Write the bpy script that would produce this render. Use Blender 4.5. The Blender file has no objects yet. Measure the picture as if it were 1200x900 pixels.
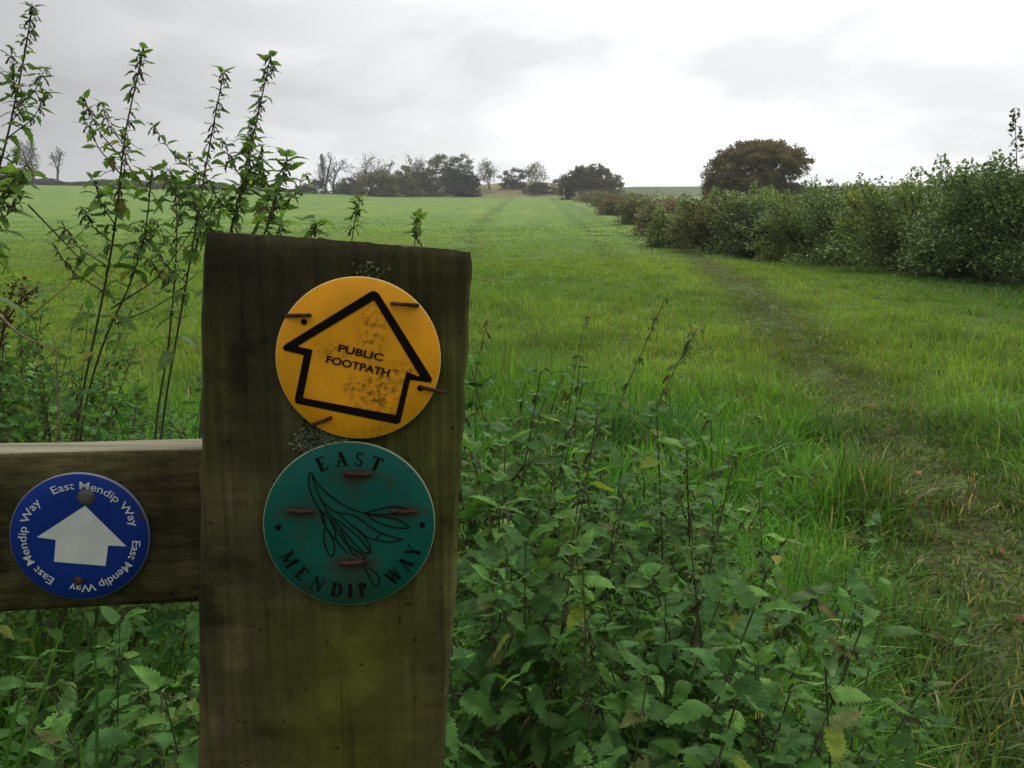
import bpy, math, random
import numpy as np
from mathutils import Vector

R = math.radians
SC = bpy.context.scene
COL = SC.collection

# ------------------------------------------------------------------ camera
CAM = np.array([0.0, 0.0, 1.25]); PITCH = R(8.0); F = 890.0
cd = bpy.data.cameras.new('camera'); cam = bpy.data.objects.new('camera', cd); COL.objects.link(cam)
cam.location = CAM; cam.rotation_euler = (R(90) - PITCH, 0, 0)
cd.sensor_width = 36; cd.lens = F / 1200 * 36; cd.clip_start = 0.02; cd.clip_end = 3000
SC.camera = cam

# ------------------------------------------------------------------ sky
SUN_EL, SUN_AZ = R(48), R(28)            # azimuth measured from +Y towards +X
w = bpy.data.worlds.new('World'); SC.world = w; w.use_nodes = True
nt = w.node_tree; nt.nodes.clear()
def N(nt, t, **kw):
    n = nt.nodes.new(t)
    for k, v in kw.items():
        if k.startswith('i_'):
            n.inputs[k[2:].replace('_', ' ')].default_value = v
        else:
            setattr(n, k, v)
    return n
def ramp(nt, stops, src=None, interp='EASE'):
    n = nt.nodes.new('ShaderNodeValToRGB'); n.color_ramp.interpolation = interp
    e = n.color_ramp.elements
    while len(e) < len(stops): e.new(0.5)
    for i, (p, c) in enumerate(stops):
        e[i].position = p
        e[i].color = (c, c, c, 1) if isinstance(c, (int, float)) else (*c, 1)
    if src is not None: nt.links.new(src, n.inputs[0])
    return n
def math_n(nt, op, a, b=None):
    n = nt.nodes.new('ShaderNodeMath'); n.operation = op
    for i, v in enumerate((a, b)):
        if v is None: continue
        if isinstance(v, (int, float)): n.inputs[i].default_value = v
        else: nt.links.new(v, n.inputs[i])
    return n.outputs[0]
def mixc(nt, fac, a, b, mode='MIX'):
    n = nt.nodes.new('ShaderNodeMix'); n.data_type = 'RGBA'; n.blend_type = mode
    for sock, v in ((n.inputs[0], fac), (n.inputs[6], a), (n.inputs[7], b)):
        if isinstance(v, (int, float)): sock.default_value = v
        elif isinstance(v, tuple): sock.default_value = (*v, 1)
        else: nt.links.new(v, sock)
    return n.outputs[2]

tc = N(nt, 'ShaderNodeTexCoord')
sky = N(nt, 'ShaderNodeTexSky', sky_type='NISHITA', sun_disc=False, sun_elevation=SUN_EL, sun_rotation=SUN_AZ)
mp = N(nt, 'ShaderNodeMapping'); mp.inputs['Scale'].default_value = (1.0, 1.0, 2.6); mp.inputs['Location'].default_value = (0.35, 0.1, 0.2)
nt.links.new(tc.outputs['Generated'], mp.inputs[0])
n1 = N(nt, 'ShaderNodeTexNoise', i_Scale=3.1, i_Detail=7.0, i_Roughness=0.5, i_Distortion=0.25)
nt.links.new(mp.outputs[0], n1.inputs['Vector'])
# brightness of the cloud deck rises towards the veiled sun ahead and to the right
dp = N(nt, 'ShaderNodeVectorMath', operation='DOT_PRODUCT')
sd = (math.sin(SUN_AZ) * math.cos(R(30)), math.cos(SUN_AZ) * math.cos(R(30)), math.sin(R(30)))
dp.inputs[1].default_value = sd; nt.links.new(tc.outputs['Generated'], dp.inputs[0])
glow = ramp(nt, [(0.0, 2.9), (0.45, 4.2), (0.78, 5.4), (0.87, 8.8), (0.93, 11.3), (1.0, 13.0)],
            math_n(nt, 'MULTIPLY_ADD', dp.outputs['Value'], 0.5), 'LINEAR')
glow.inputs[0].links[0].from_node.inputs[2].default_value = 0.5
# an overcast sky is about three times brighter overhead than along the horizon
sz = N(nt, 'ShaderNodeSeparateXYZ'); nt.links.new(tc.outputs['Generated'], sz.inputs[0])
zen = ramp(nt, [(0.0, 1.0), (0.34, 1.0), (0.62, 2.1), (1.0, 3.2)], sz.outputs[2], 'LINEAR')
cl = ramp(nt, [(0.34, (0.76, 0.77, 0.775)), (0.47, (0.92, 0.925, 0.925)), (0.60, (1.10, 1.10, 1.105)), (0.72, (1.22, 1.22, 1.21))], n1.outputs[0])
cloud = mixc(nt, 1.0, mixc(nt, 1.0, glow.outputs[0], zen.outputs[0], 'MULTIPLY'), cl.outputs[0], 'MULTIPLY')
skyc = mixc(nt, 0.97, sky.outputs[0], cloud)
bg = N(nt, 'ShaderNodeBackground', i_Strength=0.1); nt.links.new(skyc, bg.inputs[0])
wo = N(nt, 'ShaderNodeOutputWorld'); nt.links.new(bg.outputs[0], wo.inputs[0])

# ------------------------------------------------------------------ sun behind thin cloud
sl = bpy.data.lights.new('sun', 'SUN'); sl.energy = 1.3; sl.angle = R(25); sl.color = (1, 0.97, 0.92)
so = bpy.data.objects.new('sun', sl); COL.objects.link(so)
dv = Vector((math.sin(SUN_AZ) * math.cos(SUN_EL), math.cos(SUN_AZ) * math.cos(SUN_EL), math.sin(SUN_EL)))
so.rotation_euler = (-dv).to_track_quat('-Z', 'Y').to_euler(); so.location = dv * 50
vs = SC.view_settings; vs.view_transform = 'Standard'; vs.look = 'None'; vs.gamma = 1; vs.exposure = 0.0; vs.use_curve_mapping = False
SC.cycles.max_bounces = 6; SC.cycles.transparent_max_bounces = 4; SC.cycles.use_denoising = True

# ------------------------------------------------------------------ helpers
_c, _s = math.cos(PITCH), math.sin(PITCH)
def ray(px, py):
    nx = (px - 600) / F; ny = (450 - py) / F
    return np.array([nx, _c + ny * _s, -_s + ny * _c])
def at(px, py, Y):
    d = ray(px, py); return CAM + d * (Y / d[1])

def _hash(i, j, seed):
    n = (i.astype(np.int64) * 374761393 + j.astype(np.int64) * 668265263 + seed * 1442695041) & 0x7fffffff
    n = ((n ^ (n >> 13)) * 1274126177) & 0x7fffffff
    n = n ^ (n >> 16)
    return (n & 0xffff) / 65535.0
def vnoise(x, y, seed=0):
    x = np.asarray(x, float); y = np.asarray(y, float)
    i = np.floor(x); j = np.floor(y); fx = x - i; fy = y - j
    fx = fx * fx * (3 - 2 * fx); fy = fy * fy * (3 - 2 * fy)
    a = _hash(i, j, seed); b = _hash(i + 1, j, seed); c = _hash(i, j + 1, seed); d = _hash(i + 1, j + 1, seed)
    return (a * (1 - fx) + b * fx) * (1 - fy) + (c * (1 - fx) + d * fx) * fy
def sstep(a, b, x):
    t = np.clip((np.asarray(x, float) - a) / (b - a), 0, 1); return t * t * (3 - 2 * t)

_ys = np.linspace(-60, 1200, 12601)
_zt = np.interp(_ys, [-60, 0, 2, 5, 9, 14, 28, 60, 120, 200, 232, 250, 300, 1200],
                [-0.6, 0, .03, .32, .72, 1.2, 2.3, 5.6, 12.2, 21.3, 25.0, 26.0, 26.3, 10])
_k = np.hanning(61); _k /= _k.sum()
_zt = np.convolve(np.pad(_zt, 30, mode='edge'), _k, mode='valid')
def H(x, y):
    x = np.asarray(x, float); y = np.asarray(y, float)
    z = np.interp(y, _ys, _zt)
    z = z + np.clip(-x - 20, 0, 200) * 0.030 * sstep(60, 230, y)
    z = z + (vnoise(x * .45, y * .45, 3) - .5) * 0.10 * sstep(1.5, 5, y) + (vnoise(x * .06, y * .06, 5) - .5) * 0.5 * sstep(20, 60, y)
    return z
def Hs(x, y): return float(H(np.array([x]), np.array([y]))[0])
def hit(px, py):
    d = ray(px, py); t = np.geomspace(.5, 900, 6000)
    P = CAM + t[:, None] * d; below = P[:, 2] < H(P[:, 0], P[:, 1])
    k = int(np.argmax(below)) if below.any() else len(t) - 1
    return P[k]

class Geo:
    def __init__(s): s.V = []; s.Q = []; s.T = []; s.C = []; s.U = []; s.n = 0
    def add(s, V, Q=None, T=None, C=(1, 1, 1), U=None):
        V = np.asarray(V, float).reshape(-1, 3); m = len(V)
        if Q is not None and len(Q): s.Q.append(np.asarray(Q, int).reshape(-1, 4) + s.n)
        if T is not None and len(T): s.T.append(np.asarray(T, int).reshape(-1, 3) + s.n)
        s.V.append(V); C = np.asarray(C, float)
        s.C.append(np.broadcast_to(C, (m, 3)) if C.ndim == 1 else C)
        s.U.append(np.zeros((m, 2)) if U is None else np.asarray(U, float)); s.n += m
    def tube(s, P, rad, sides=5, C=(1, 1, 1), cap=False):
        P = np.asarray(P, float); m = len(P); rad = np.broadcast_to(np.asarray(rad, float), (m,))
        T = np.gradient(P, axis=0); T /= np.linalg.norm(T, axis=1)[:, None] + 1e-12
        ref = np.array([0, 0, 1.0]) if abs(T[:, 2]).mean() < .8 else np.array([1.0, 0, 0])
        A = np.cross(T, ref); A /= np.linalg.norm(A, axis=1)[:, None] + 1e-12; B = np.cross(T, A)
        a = np.arange(sides) / sides * 2 * math.pi
        V = P[:, None] + rad[:, None, None] * (np.cos(a)[None, :, None] * A[:, None] + np.sin(a)[None, :, None] * B[:, None])
        i = np.arange(m - 1)[:, None] * sides; j = np.arange(sides)[None]
        q = np.stack([i + j, i + (j + 1) % sides, i + sides + (j + 1) % sides, i + sides + j], -1).reshape(-1, 4)
        V = V.reshape(-1, 3); T3 = []
        if cap:
            V = np.vstack([V, P[:1], P[-1:]])
            for k in range(sides):
                T3.append((m * sides, (k + 1) % sides, k)); T3.append((m * sides + 1, (m - 1) * sides + k, (m - 1) * sides + (k + 1) % sides))
        uu = np.zeros((len(V), 2)); s.add(V, q, T3, C, uu)
    def mesh(s, name, origin=(0, 0, 0), smooth=True):
        V = np.vstack(s.V) - np.asarray(origin, float)
        Q = np.vstack(s.Q) if s.Q else np.zeros((0, 4), int); T = np.vstack(s.T) if s.T else np.zeros((0, 3), int)
        me = bpy.data.meshes.new(name); me.vertices.add(len(V)); me.vertices.foreach_set('co', V.astype(np.float32).ravel())
        li = np.concatenate([Q.ravel(), T.ravel()]).astype(np.int32)
        ls = np.concatenate([np.arange(len(Q)) * 4, len(Q) * 4 + np.arange(len(T)) * 3]).astype(np.int32)
        me.loops.add(len(li)); me.loops.foreach_set('vertex_index', li)
        me.polygons.add(len(ls)); me.polygons.foreach_set('loop_start', ls)
        me.update(calc_edges=True)
        U = np.vstack(s.U); uv = me.uv_layers.new(name='UVMap'); uv.data.foreach_set('uv', U[li].astype(np.float32).ravel())
        C = np.vstack(s.C); C4 = np.concatenate([C, np.ones((len(C), 1))], 1)
        ca = me.color_attributes.new('col', 'FLOAT_COLOR', 'POINT'); ca.data.foreach_set('color', C4.astype(np.float32).ravel())
        me.polygons.foreach_set('use_smooth', np.full(len(ls), smooth))
        me.update(); return me
    def build(s, name, mat, parent=None, origin=None, smooth=True):
        og = origin if origin is not None else (parent_world(parent) if parent else (0, 0, 0))
        me = s.mesh(name, og, smooth); me.materials.append(mat)
        o = bpy.data.objects.new(name, me); COL.objects.link(o)
        if parent: o.parent = parent
        elif origin is not None: o.location = origin
        return o
def parent_world(p):
    v = np.zeros(3)
    while p: v = v + np.array(p.location); p = p.parent
    return v
def tag(o, label=None, cat=None, group=None, kind=None):
    if label: o['label'] = label
    if cat: o['category'] = cat
    if group: o['group'] = group
    if kind: o['kind'] = kind
    return o
def empty(name, loc, label, cat, group=None):
    o = bpy.data.objects.new(name, None); COL.objects.link(o); o.location = loc; o.empty_display_size = .1
    return tag(o, label, cat, group)
def copy_tree(o, parent=None):
    c = o.copy(); COL.objects.link(c)
    if parent: c.parent = parent
    for ch in list(o.children): copy_tree(ch, c)
    return c

# ------------------------------------------------------------------ materials
def mat_base(name):
    m = bpy.data.materials.new(name); m.use_nodes = True; nt = m.node_tree
    b = nt.nodes['Principled BSDF']; return m, nt, b, nt.nodes['Material Output']
def simple(name, col, rough=.7, spec=.3, noise=0.0, scale=20.0, metal=0.0):
    m, nt, b, o = mat_base(name)
    b.inputs['Roughness'].default_value = rough; b.inputs['Specular IOR Level'].default_value = spec; b.inputs['Metallic'].default_value = metal
    if noise:
        t = N(nt, 'ShaderNodeTexCoord'); n = N(nt, 'ShaderNodeTexNoise', i_Scale=scale, i_Detail=5.0)
        nt.links.new(t.outputs['Object'], n.inputs['Vector'])
        r = ramp(nt, [(.3, tuple(c * (1 - noise) for c in col)), (.7, tuple(min(1, c * (1 + noise)) for c in col))], n.outputs[0])
        nt.links.new(r.outputs[0], b.inputs['Base Color'])
        bp = N(nt, 'ShaderNodeBump', i_Strength=.3, i_Distance=.002); nt.links.new(n.outputs[0], bp.inputs['Height']); nt.links.new(bp.outputs[0], b.inputs['Normal'])
    else: b.inputs['Base Color'].default_value = (*col, 1)
    return m
def foliage(name, trans=.35, rough=.5, spec=.35, veins=False, mott=.25, mscale=60.0, tcol=(1.25, 1.35, .7)):
    m, nt, b, o = mat_base(name)
    at_ = N(nt, 'ShaderNodeAttribute', attribute_name='col'); c = at_.outputs['Color']
    t = N(nt, 'ShaderNodeTexCoord'); n = N(nt, 'ShaderNodeTexNoise', i_Scale=mscale, i_Detail=3.0); nt.links.new(t.outputs['Object'], n.inputs['Vector'])
    r = ramp(nt, [(.3, 1 - mott), (.7, 1 + mott)], n.outputs[0]); c = mixc(nt, 1.0, c, r.outputs[0], 'MULTIPLY')
    if veins:
        sp = N(nt, 'ShaderNodeSeparateXYZ'); nt.links.new(t.outputs['UV'], sp.inputs[0])
        av = math_n(nt, 'ABSOLUTE', sp.outputs[1])
        ph = math_n(nt, 'FRACT', math_n(nt, 'MULTIPLY', math_n(nt, 'SUBTRACT', sp.outputs[0], math_n(nt, 'MULTIPLY', av, 1.25)), 7.0))
        tri = math_n(nt, 'ABSOLUTE', math_n(nt, 'SUBTRACT', ph, .5))           # 0.5 at the vein, 0 between
        mid = math_n(nt, 'LESS_THAN', av, .011)
        vn = ramp(nt, [(.0, 0.0), (.40, 0.05), (.49, 1.0)], tri, 'LINEAR')
        vv = math_n(nt, 'MAXIMUM', vn.outputs[0], mid)
        c = mixc(nt, math_n(nt, 'MULTIPLY', vv, .30), c, mixc(nt, 1.0, c, (.62, .70, .62), 'MULTIPLY'))
        bp = N(nt, 'ShaderNodeBump', i_Strength=.22, i_Distance=.0016); nt.links.new(math_n(nt, 'SUBTRACT', 1.0, math_n(nt, 'MAXIMUM', math_n(nt, 'POWER', math_n(nt, 'MULTIPLY', tri, 2.0), 2.5), mid)), bp.inputs['Height'])
        nt.links.new(bp.outputs[0], b.inputs['Normal'])
    nt.links.new(c, b.inputs['Base Color']); b.inputs['Roughness'].default_value = rough; b.inputs['Specular IOR Level'].default_value = spec
    if trans:
        tr = N(nt, 'ShaderNodeBsdfTranslucent'); nt.links.new(mixc(nt, 1.0, c, tcol, 'MULTIPLY'), tr.inputs[0])
        mx = N(nt, 'ShaderNodeMixShader'); mx.inputs[0].default_value = trans
        nt.links.new(b.outputs[0], mx.inputs[1]); nt.links.new(tr.outputs[0], mx.inputs[2]); nt.links.new(mx.outputs[0], o.inputs[0])
    return m
M_GRASS = foliage('grass_blade', .38, .55, .18, mott=.1, mscale=8)
M_NETTLE = foliage('nettle_leaf', .32, .6, .09, veins=True)
M_LEAF = foliage('shrub_leaf', .25, .5, .35, mott=.15, mscale=3)
M_TREELEAF = foliage('tree_leaf', .2, .6, .2, mott=.15, mscale=.6)
M_DRYLEAF = foliage('dry_leaf', .15, .7, .15, mott=.3, mscale=90, tcol=(1, .8, .5))
M_STEM = foliage('plant_stem', 0, .6, .25, mott=.3, mscale=50)
M_BARK = foliage('tree_bark', 0, .85, .1, mott=.3, mscale=2)

def wood_mat(name, axis, base_dark, base_mid, algae, algae_amt, zt=None):
    m, nt, b, o = mat_base(name); L = nt.links
    t = N(nt, 'ShaderNodeTexCoord'); pos = t.outputs['Object']
    sc = [26, 26, 26]; sc[axis] = 1.6
    mp = N(nt, 'ShaderNodeMapping'); mp.inputs['Scale'].default_value = sc; L.new(pos, mp.inputs[0])
    g = N(nt, 'ShaderNodeTexNoise', i_Scale=1.0, i_Detail=8.0, i_Roughness=.62, i_Distortion=.6); L.new(mp.outputs[0], g.inputs['Vector'])
    sc2 = [240, 240, 240]; sc2[axis] = 7
    mp2 = N(nt, 'ShaderNodeMapping'); mp2.inputs['Scale'].default_value = sc2; L.new(pos, mp2.inputs[0])
    f = N(nt, 'ShaderNodeTexNoise', i_Scale=1.0, i_Detail=5.0, i_Roughness=.6); L.new(mp2.outputs[0], f.inputs['Vector'])
    # cross-grain saw marks
    sc3 = [14, 14, 14]; sc3[axis] = 150
    mp3 = N(nt, 'ShaderNodeMapping'); mp3.inputs['Scale'].default_value = sc3; L.new(pos, mp3.inputs[0])
    sw = N(nt, 'ShaderNodeTexNoise', i_Scale=1.0, i_Detail=2.0); L.new(mp3.outputs[0], sw.inputs['Vector'])
    c = ramp(nt, [(.30, base_dark), (.55, base_mid), (.75, tuple(1.45 * v for v in base_mid))], g.outputs[0]).outputs[0]
    c = mixc(nt, 1.0, c, ramp(nt, [(.32, .66), (.5, 1.0), (.68, 1.30)], f.outputs[0]).outputs[0], 'MULTIPLY')
    c = mixc(nt, 1.0, c, ramp(nt, [(.35, .92), (.65, 1.07)], sw.outputs[0]).outputs[0], 'MULTIPLY')
    # algae in streaks along the grain
    sc4 = [13, 13, 13]; sc4[axis] = 3.4
    mp4 = N(nt, 'ShaderNodeMapping'); mp4.inputs['Scale'].default_value = sc4; mp4.inputs['Location'].default_value = (4.3, 0, 1.1); L.new(pos, mp4.inputs[0])
    a = N(nt, 'ShaderNodeTexNoise', i_Scale=1.0, i_Detail=5.0, i_Roughness=.55); L.new(mp4.outputs[0], a.inputs['Vector'])
    c = mixc(nt, math_n(nt, 'MULTIPLY', ramp(nt, [(.46, 0.0), (.66, 1.0)], a.outputs[0]).outputs[0], algae_amt), c, mixc(nt, 1.0, algae, ramp(nt, [(.3, .6), (.7, 1.3)], f.outputs[0]).outputs[0], 'MULTIPLY'))
    bl_ = N(nt, 'ShaderNodeTexNoise', i_Scale=17.0, i_Detail=6.0, i_Roughness=.62); L.new(pos, bl_.inputs['Vector'])
    c = mixc(nt, 1.0, c, ramp(nt, [(.36, .34), (.50, .88), (.66, 1.40)], bl_.outputs[0]).outputs[0], 'MULTIPLY')
    if zt is not None:      # black weathering stain soaking down from the cut top
        sx = N(nt, 'ShaderNodeSeparateXYZ'); L.new(pos, sx.inputs[0])
        st = N(nt, 'ShaderNodeTexNoise', i_Scale=24.0, i_Detail=5.0); L.new(pos, st.inputs['Vector'])
        h = math_n(nt, 'ADD', math_n(nt, 'SUBTRACT', sx.outputs[2], zt), math_n(nt, 'MULTIPLY', math_n(nt, 'SUBTRACT', st.outputs[0], .5), .16))
        mr = N(nt, 'ShaderNodeMapRange'); mr.inputs[1].default_value = -.095; mr.inputs[2].default_value = .012; L.new(h, mr.inputs[0])
        c = mixc(nt, math_n(nt, 'MULTIPLY', mr.outputs[0], .8), c, (.014, .011, .008))
        xa = math_n(nt, 'ABSOLUTE', math_n(nt, 'SUBTRACT', sx.outputs[0], .012))    # yellow-green algae run below the discs
        xr = N(nt, 'ShaderNodeMapRange'); xr.inputs[1].default_value = .052; xr.inputs[2].default_value = .006; L.new(math_n(nt, 'ADD', xa, math_n(nt, 'MULTIPLY', math_n(nt, 'SUBTRACT', a.outputs[0], .5), .07)), xr.inputs[0])
        zr = N(nt, 'ShaderNodeMapRange'); zr.inputs[1].default_value = zt - .185; zr.inputs[2].default_value = zt - .225; L.new(sx.outputs[2], zr.inputs[0])
        c = mixc(nt, math_n(nt, 'MULTIPLY', math_n(nt, 'MULTIPLY', xr.outputs[0], zr.outputs[0]), .75), c, mixc(nt, 1.0, (.125, .128, .018), ramp(nt, [(.3, .55), (.7, 1.3)], st.outputs[0]).outputs[0], 'MULTIPLY'))
    gn = N(nt, 'ShaderNodeNewGeometry'); sn = N(nt, 'ShaderNodeSeparateXYZ'); L.new(gn.outputs['True Normal'], sn.inputs[0])
    c = mixc(nt, ramp(nt, [(.75, 0.0), (.95, .85)], sn.outputs[2]).outputs[0], c, mixc(nt, 1.0, (.20, .185, .125), ramp(nt, [(.3, .6), (.7, 1.3)], f.outputs[0]).outputs[0], 'MULTIPLY'))   # silvered weathering of the upper faces
    sc5 = [75, 75, 75]; sc5[axis] = 1.1          # drying checks along the grain
    mp5 = N(nt, 'ShaderNodeMapping'); mp5.inputs['Scale'].default_value = sc5; L.new(pos, mp5.inputs[0])
    ck = N(nt, 'ShaderNodeTexNoise', i_Scale=1.0, i_Detail=3.0, i_Distortion=.3); L.new(mp5.outputs[0], ck.inputs['Vector'])
    crk = ramp(nt, [(.685, 0.0), (.725, 1.0)], ck.outputs[0]).outputs[0]; c = mixc(nt, math_n(nt, 'MULTIPLY', crk, .6), c, (.008, .006, .004))
    sp_ = N(nt, 'ShaderNodeTexNoise', i_Scale=230.0, i_Detail=2.0); L.new(pos, sp_.inputs['Vector'])
    c = mixc(nt, ramp(nt, [(.66, 0.0), (.74, .8)], sp_.outputs[0]).outputs[0], c, (.012, .011, .008))
    L.new(c, b.inputs['Base Color']); b.inputs['Roughness'].default_value = .85; b.inputs['Specular IOR Level'].default_value = .15
    hh = math_n(nt, 'ADD', math_n(nt, 'MULTIPLY', g.outputs[0], .8), math_n(nt, 'ADD', math_n(nt, 'MULTIPLY', f.outputs[0], .6), math_n(nt, 'SUBTRACT', math_n(nt, 'MULTIPLY', sw.outputs[0], .35), math_n(nt, 'MULTIPLY', crk, 1.2))))
    bp = N(nt, 'ShaderNodeBump', i_Strength=.9, i_Distance=.0026); L.new(hh, bp.inputs['Height']); L.new(bp.outputs[0], b.inputs['Normal'])
    return m

# ------------------------------------------------------------------ the ground
TRAM_LN = [(*hit(*a)[:2], *hit(*b)[:2]) for a, b in (((722, 266), (676, 243)), ((690, 268), (655, 241)), ((560, 262), (590, 240)))]
def field_mat():
    m, nt, b, o = mat_base('field_grass'); L = nt.links
    g = N(nt, 'ShaderNodeNewGeometry'); pos = g.outputs['Position']
    mp = N(nt, 'ShaderNodeMapping'); mp.inputs['Rotation'].default_value = (0, 0, R(5)); mp.inputs['Scale'].default_value = (.55, .012, .2); L.new(pos, mp.inputs[0])
    st = N(nt, 'ShaderNodeTexNoise', i_Scale=1.0, i_Detail=4.0, i_Roughness=.6); L.new(mp.outputs[0], st.inputs['Vector'])
    n2 = N(nt, 'ShaderNodeTexNoise', i_Scale=.07, i_Detail=6.0, i_Roughness=.6); L.new(pos, n2.inputs['Vector'])
    n3 = N(nt, 'ShaderNodeTexNoise', i_Scale=3.0, i_Detail=6.0, i_Roughness=.7); L.new(pos, n3.inputs['Vector'])
    c = ramp(nt, [(.32, (.115, .200, .055)), (.52, (.140, .225, .052)), (.70, (.205, .245, .055))], math_n(nt, 'ADD', math_n(nt, 'MULTIPLY', st.outputs[0], .6), math_n(nt, 'MULTIPLY', n2.outputs[0], .4))).outputs[0]
    c = mixc(nt, 1.0, c, ramp(nt, [(.3, .62), (.7, 1.28)], n3.outputs[0]).outputs[0], 'MULTIPLY')
    n5 = N(nt, 'ShaderNodeTexNoise', i_Scale=.33, i_Detail=5.0, i_Roughness=.65); L.new(pos, n5.inputs['Vector'])
    c = mixc(nt, 1.0, c, ramp(nt, [(.34, (.80, .86, .88)), (.66, (1.16, 1.08, .95))], n5.outputs[0]).outputs[0], 'MULTIPLY')
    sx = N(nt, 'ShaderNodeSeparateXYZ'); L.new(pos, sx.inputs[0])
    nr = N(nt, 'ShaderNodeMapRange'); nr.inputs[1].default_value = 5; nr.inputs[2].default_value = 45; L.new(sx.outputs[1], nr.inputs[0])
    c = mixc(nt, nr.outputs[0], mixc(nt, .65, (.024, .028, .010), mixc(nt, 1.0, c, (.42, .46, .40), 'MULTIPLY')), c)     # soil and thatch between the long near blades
    for (x0, y0, x1, y1) in TRAM_LN:        # wheelings left by the sprayer, pressed and greyer
        k = (x1 - x0) / (y1 - y0); dx = math_n(nt, 'ABSOLUTE', math_n(nt, 'SUBTRACT', sx.outputs[0], math_n(nt, 'ADD', math_n(nt, 'MULTIPLY', sx.outputs[1], k), x0 - k * y0)))
        q = N(nt, 'ShaderNodeMapRange'); q.inputs[1].default_value = 1.1; q.inputs[2].default_value = .25; L.new(dx, q.inputs[0])
        c = mixc(nt, math_n(nt, 'MULTIPLY', q.outputs[0], math_n(nt, 'MULTIPLY', .55, math_n(nt, 'GREATER_THAN', sx.outputs[1], y0))), c, mixc(nt, 1.0, c, (.55, .58, .6), 'MULTIPLY'))
    L.new(c, b.inputs['Base Color']); b.inputs['Roughness'].default_value = .9; b.inputs['Specular IOR Level'].default_value = .05
    bp = N(nt, 'ShaderNodeBump', i_Strength=.6, i_Distance=.08); L.new(n3.outputs[0], bp.inputs['Height']); L.new(bp.outputs[0], b.inputs['Normal'])
    return m
def sheet(name, xs, ys, zf, mat):
    X, Y = np.meshgrid(xs, ys); V = np.stack([X, Y, zf(X, Y)], -1).reshape(-1, 3); nx = len(xs)
    i, j = np.meshgrid(np.arange(len(ys) - 1), np.arange(nx - 1), indexing='ij'); a = (i * nx + j).ravel()
    g = Geo(); g.add(V, np.stack([a, a + 1, a + nx + 1, a + nx], -1)); return g.build(name, mat)
u_ = np.linspace(-1, 1, 240); xs = np.sinh(u_ * 6.2) / np.sinh(6.2) * 520
v_ = np.linspace(0, 1, 280); ys = -25 + np.sinh(v_ * 5.2) / np.sinh(5.2) * 1100
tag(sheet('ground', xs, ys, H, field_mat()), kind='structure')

# trodden footpath across the field
PATH_PX = [(808, 296), (836, 314), (872, 337), (905, 372), (945, 415), (985, 452), (1035, 500), (1085, 552), (1130, 615), (1165, 690), (1200, 790), (1235, 900)]
PP = np.array([hit(*p)[:2] for p in PATH_PX]); PP = PP[np.argsort(-PP[:, 1])]
PP = np.vstack([PP, PP[-1] + np.array([.15, -1.2])])
_tt = np.linspace(0, len(PP) - 1, 260); PPd = np.stack([np.interp(_tt, np.arange(len(PP)), PP[:, k]) for k in (0, 1)], 1)
_kk = np.hanning(25); _kk /= _kk.sum()
PPd = np.stack([np.convolve(np.pad(PPd[:, k], 12, mode='edge'), _kk, mode='valid') for k in (0, 1)], 1)
def path_dist(x, y):
    x = np.asarray(x); y = np.asarray(y); out = np.full(x.shape, 1e9)
    for s in range(0, len(x), 20000):
        d = np.hypot(x[s:s + 20000, None] - PPd[None, ::2, 0], y[s:s + 20000, None] - PPd[None, ::2, 1]); out[s:s + 20000] = d.min(1)
    return out
def path_mat():
    m, nt, b, o = mat_base('trodden_earth'); L = nt.links
    g = N(nt, 'ShaderNodeNewGeometry'); n = N(nt, 'ShaderNodeTexNoise', i_Scale=5.0, i_Detail=8.0, i_Roughness=.7); L.new(g.outputs['Position'], n.inputs['Vector'])
    n2 = N(nt, 'ShaderNodeTexNoise', i_Scale=40.0, i_Detail=4.0); L.new(g.outputs['Position'], n2.inputs['Vector'])
    c = ramp(nt, [(.32, (.032, .028, .012)), (.46, (.048, .058, .018)), (.60, (.070, .105, .024))], n.outputs[0]).outputs[0]
    c = mixc(nt, 1.0, c, ramp(nt, [(.3, .6), (.7, 1.3)], n2.outputs[0]).outputs[0], 'MULTIPLY')
    L.new(c, b.inputs['Base Color']); b.inputs['Roughness'].default_value = .95; b.inputs['Specular IOR Level'].default_value = .05
    bp = N(nt, 'ShaderNodeBump', i_Strength=.8, i_Distance=.02); L.new(n.outputs[0], bp.inputs['Height']); L.new(bp.outputs[0], b.inputs['Normal'])
    return m
T2 = np.gradient(PPd, axis=0); T2 /= np.linalg.norm(T2, axis=1)[:, None]; N2 = np.stack([-T2[:, 1], T2[:, 0]], 1)
ks = np.linspace(-1, 1, 9); hw = .30 + .05 * np.clip(PPd[:, 1] - 4, 0, 8) / 4
g = Geo(); VV = []
for k in ks:
    ed = hw * (1 + .55 * (vnoise(np.arange(len(PPd)) * .33, np.full(len(PPd), 7.0 + (k > 0)), 2) - .5))
    xy = PPd + N2 * (k * ed)[:, None]; VV.append(np.stack([xy[:, 0], xy[:, 1], H(xy[:, 0], xy[:, 1]) + .012 * (1 - abs(k) ** 3) - .004], 1))
VV = np.stack(VV, 1).reshape(-1, 3); i, j = np.meshgrid(np.arange(len(PPd) - 1), np.arange(8), indexing='ij'); a = (i * 9 + j).ravel()
g.add(VV, np.stack([a, a + 1, a + 10, a + 9], -1)); tag(g.build('path', path_mat()), kind='structure')

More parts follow.
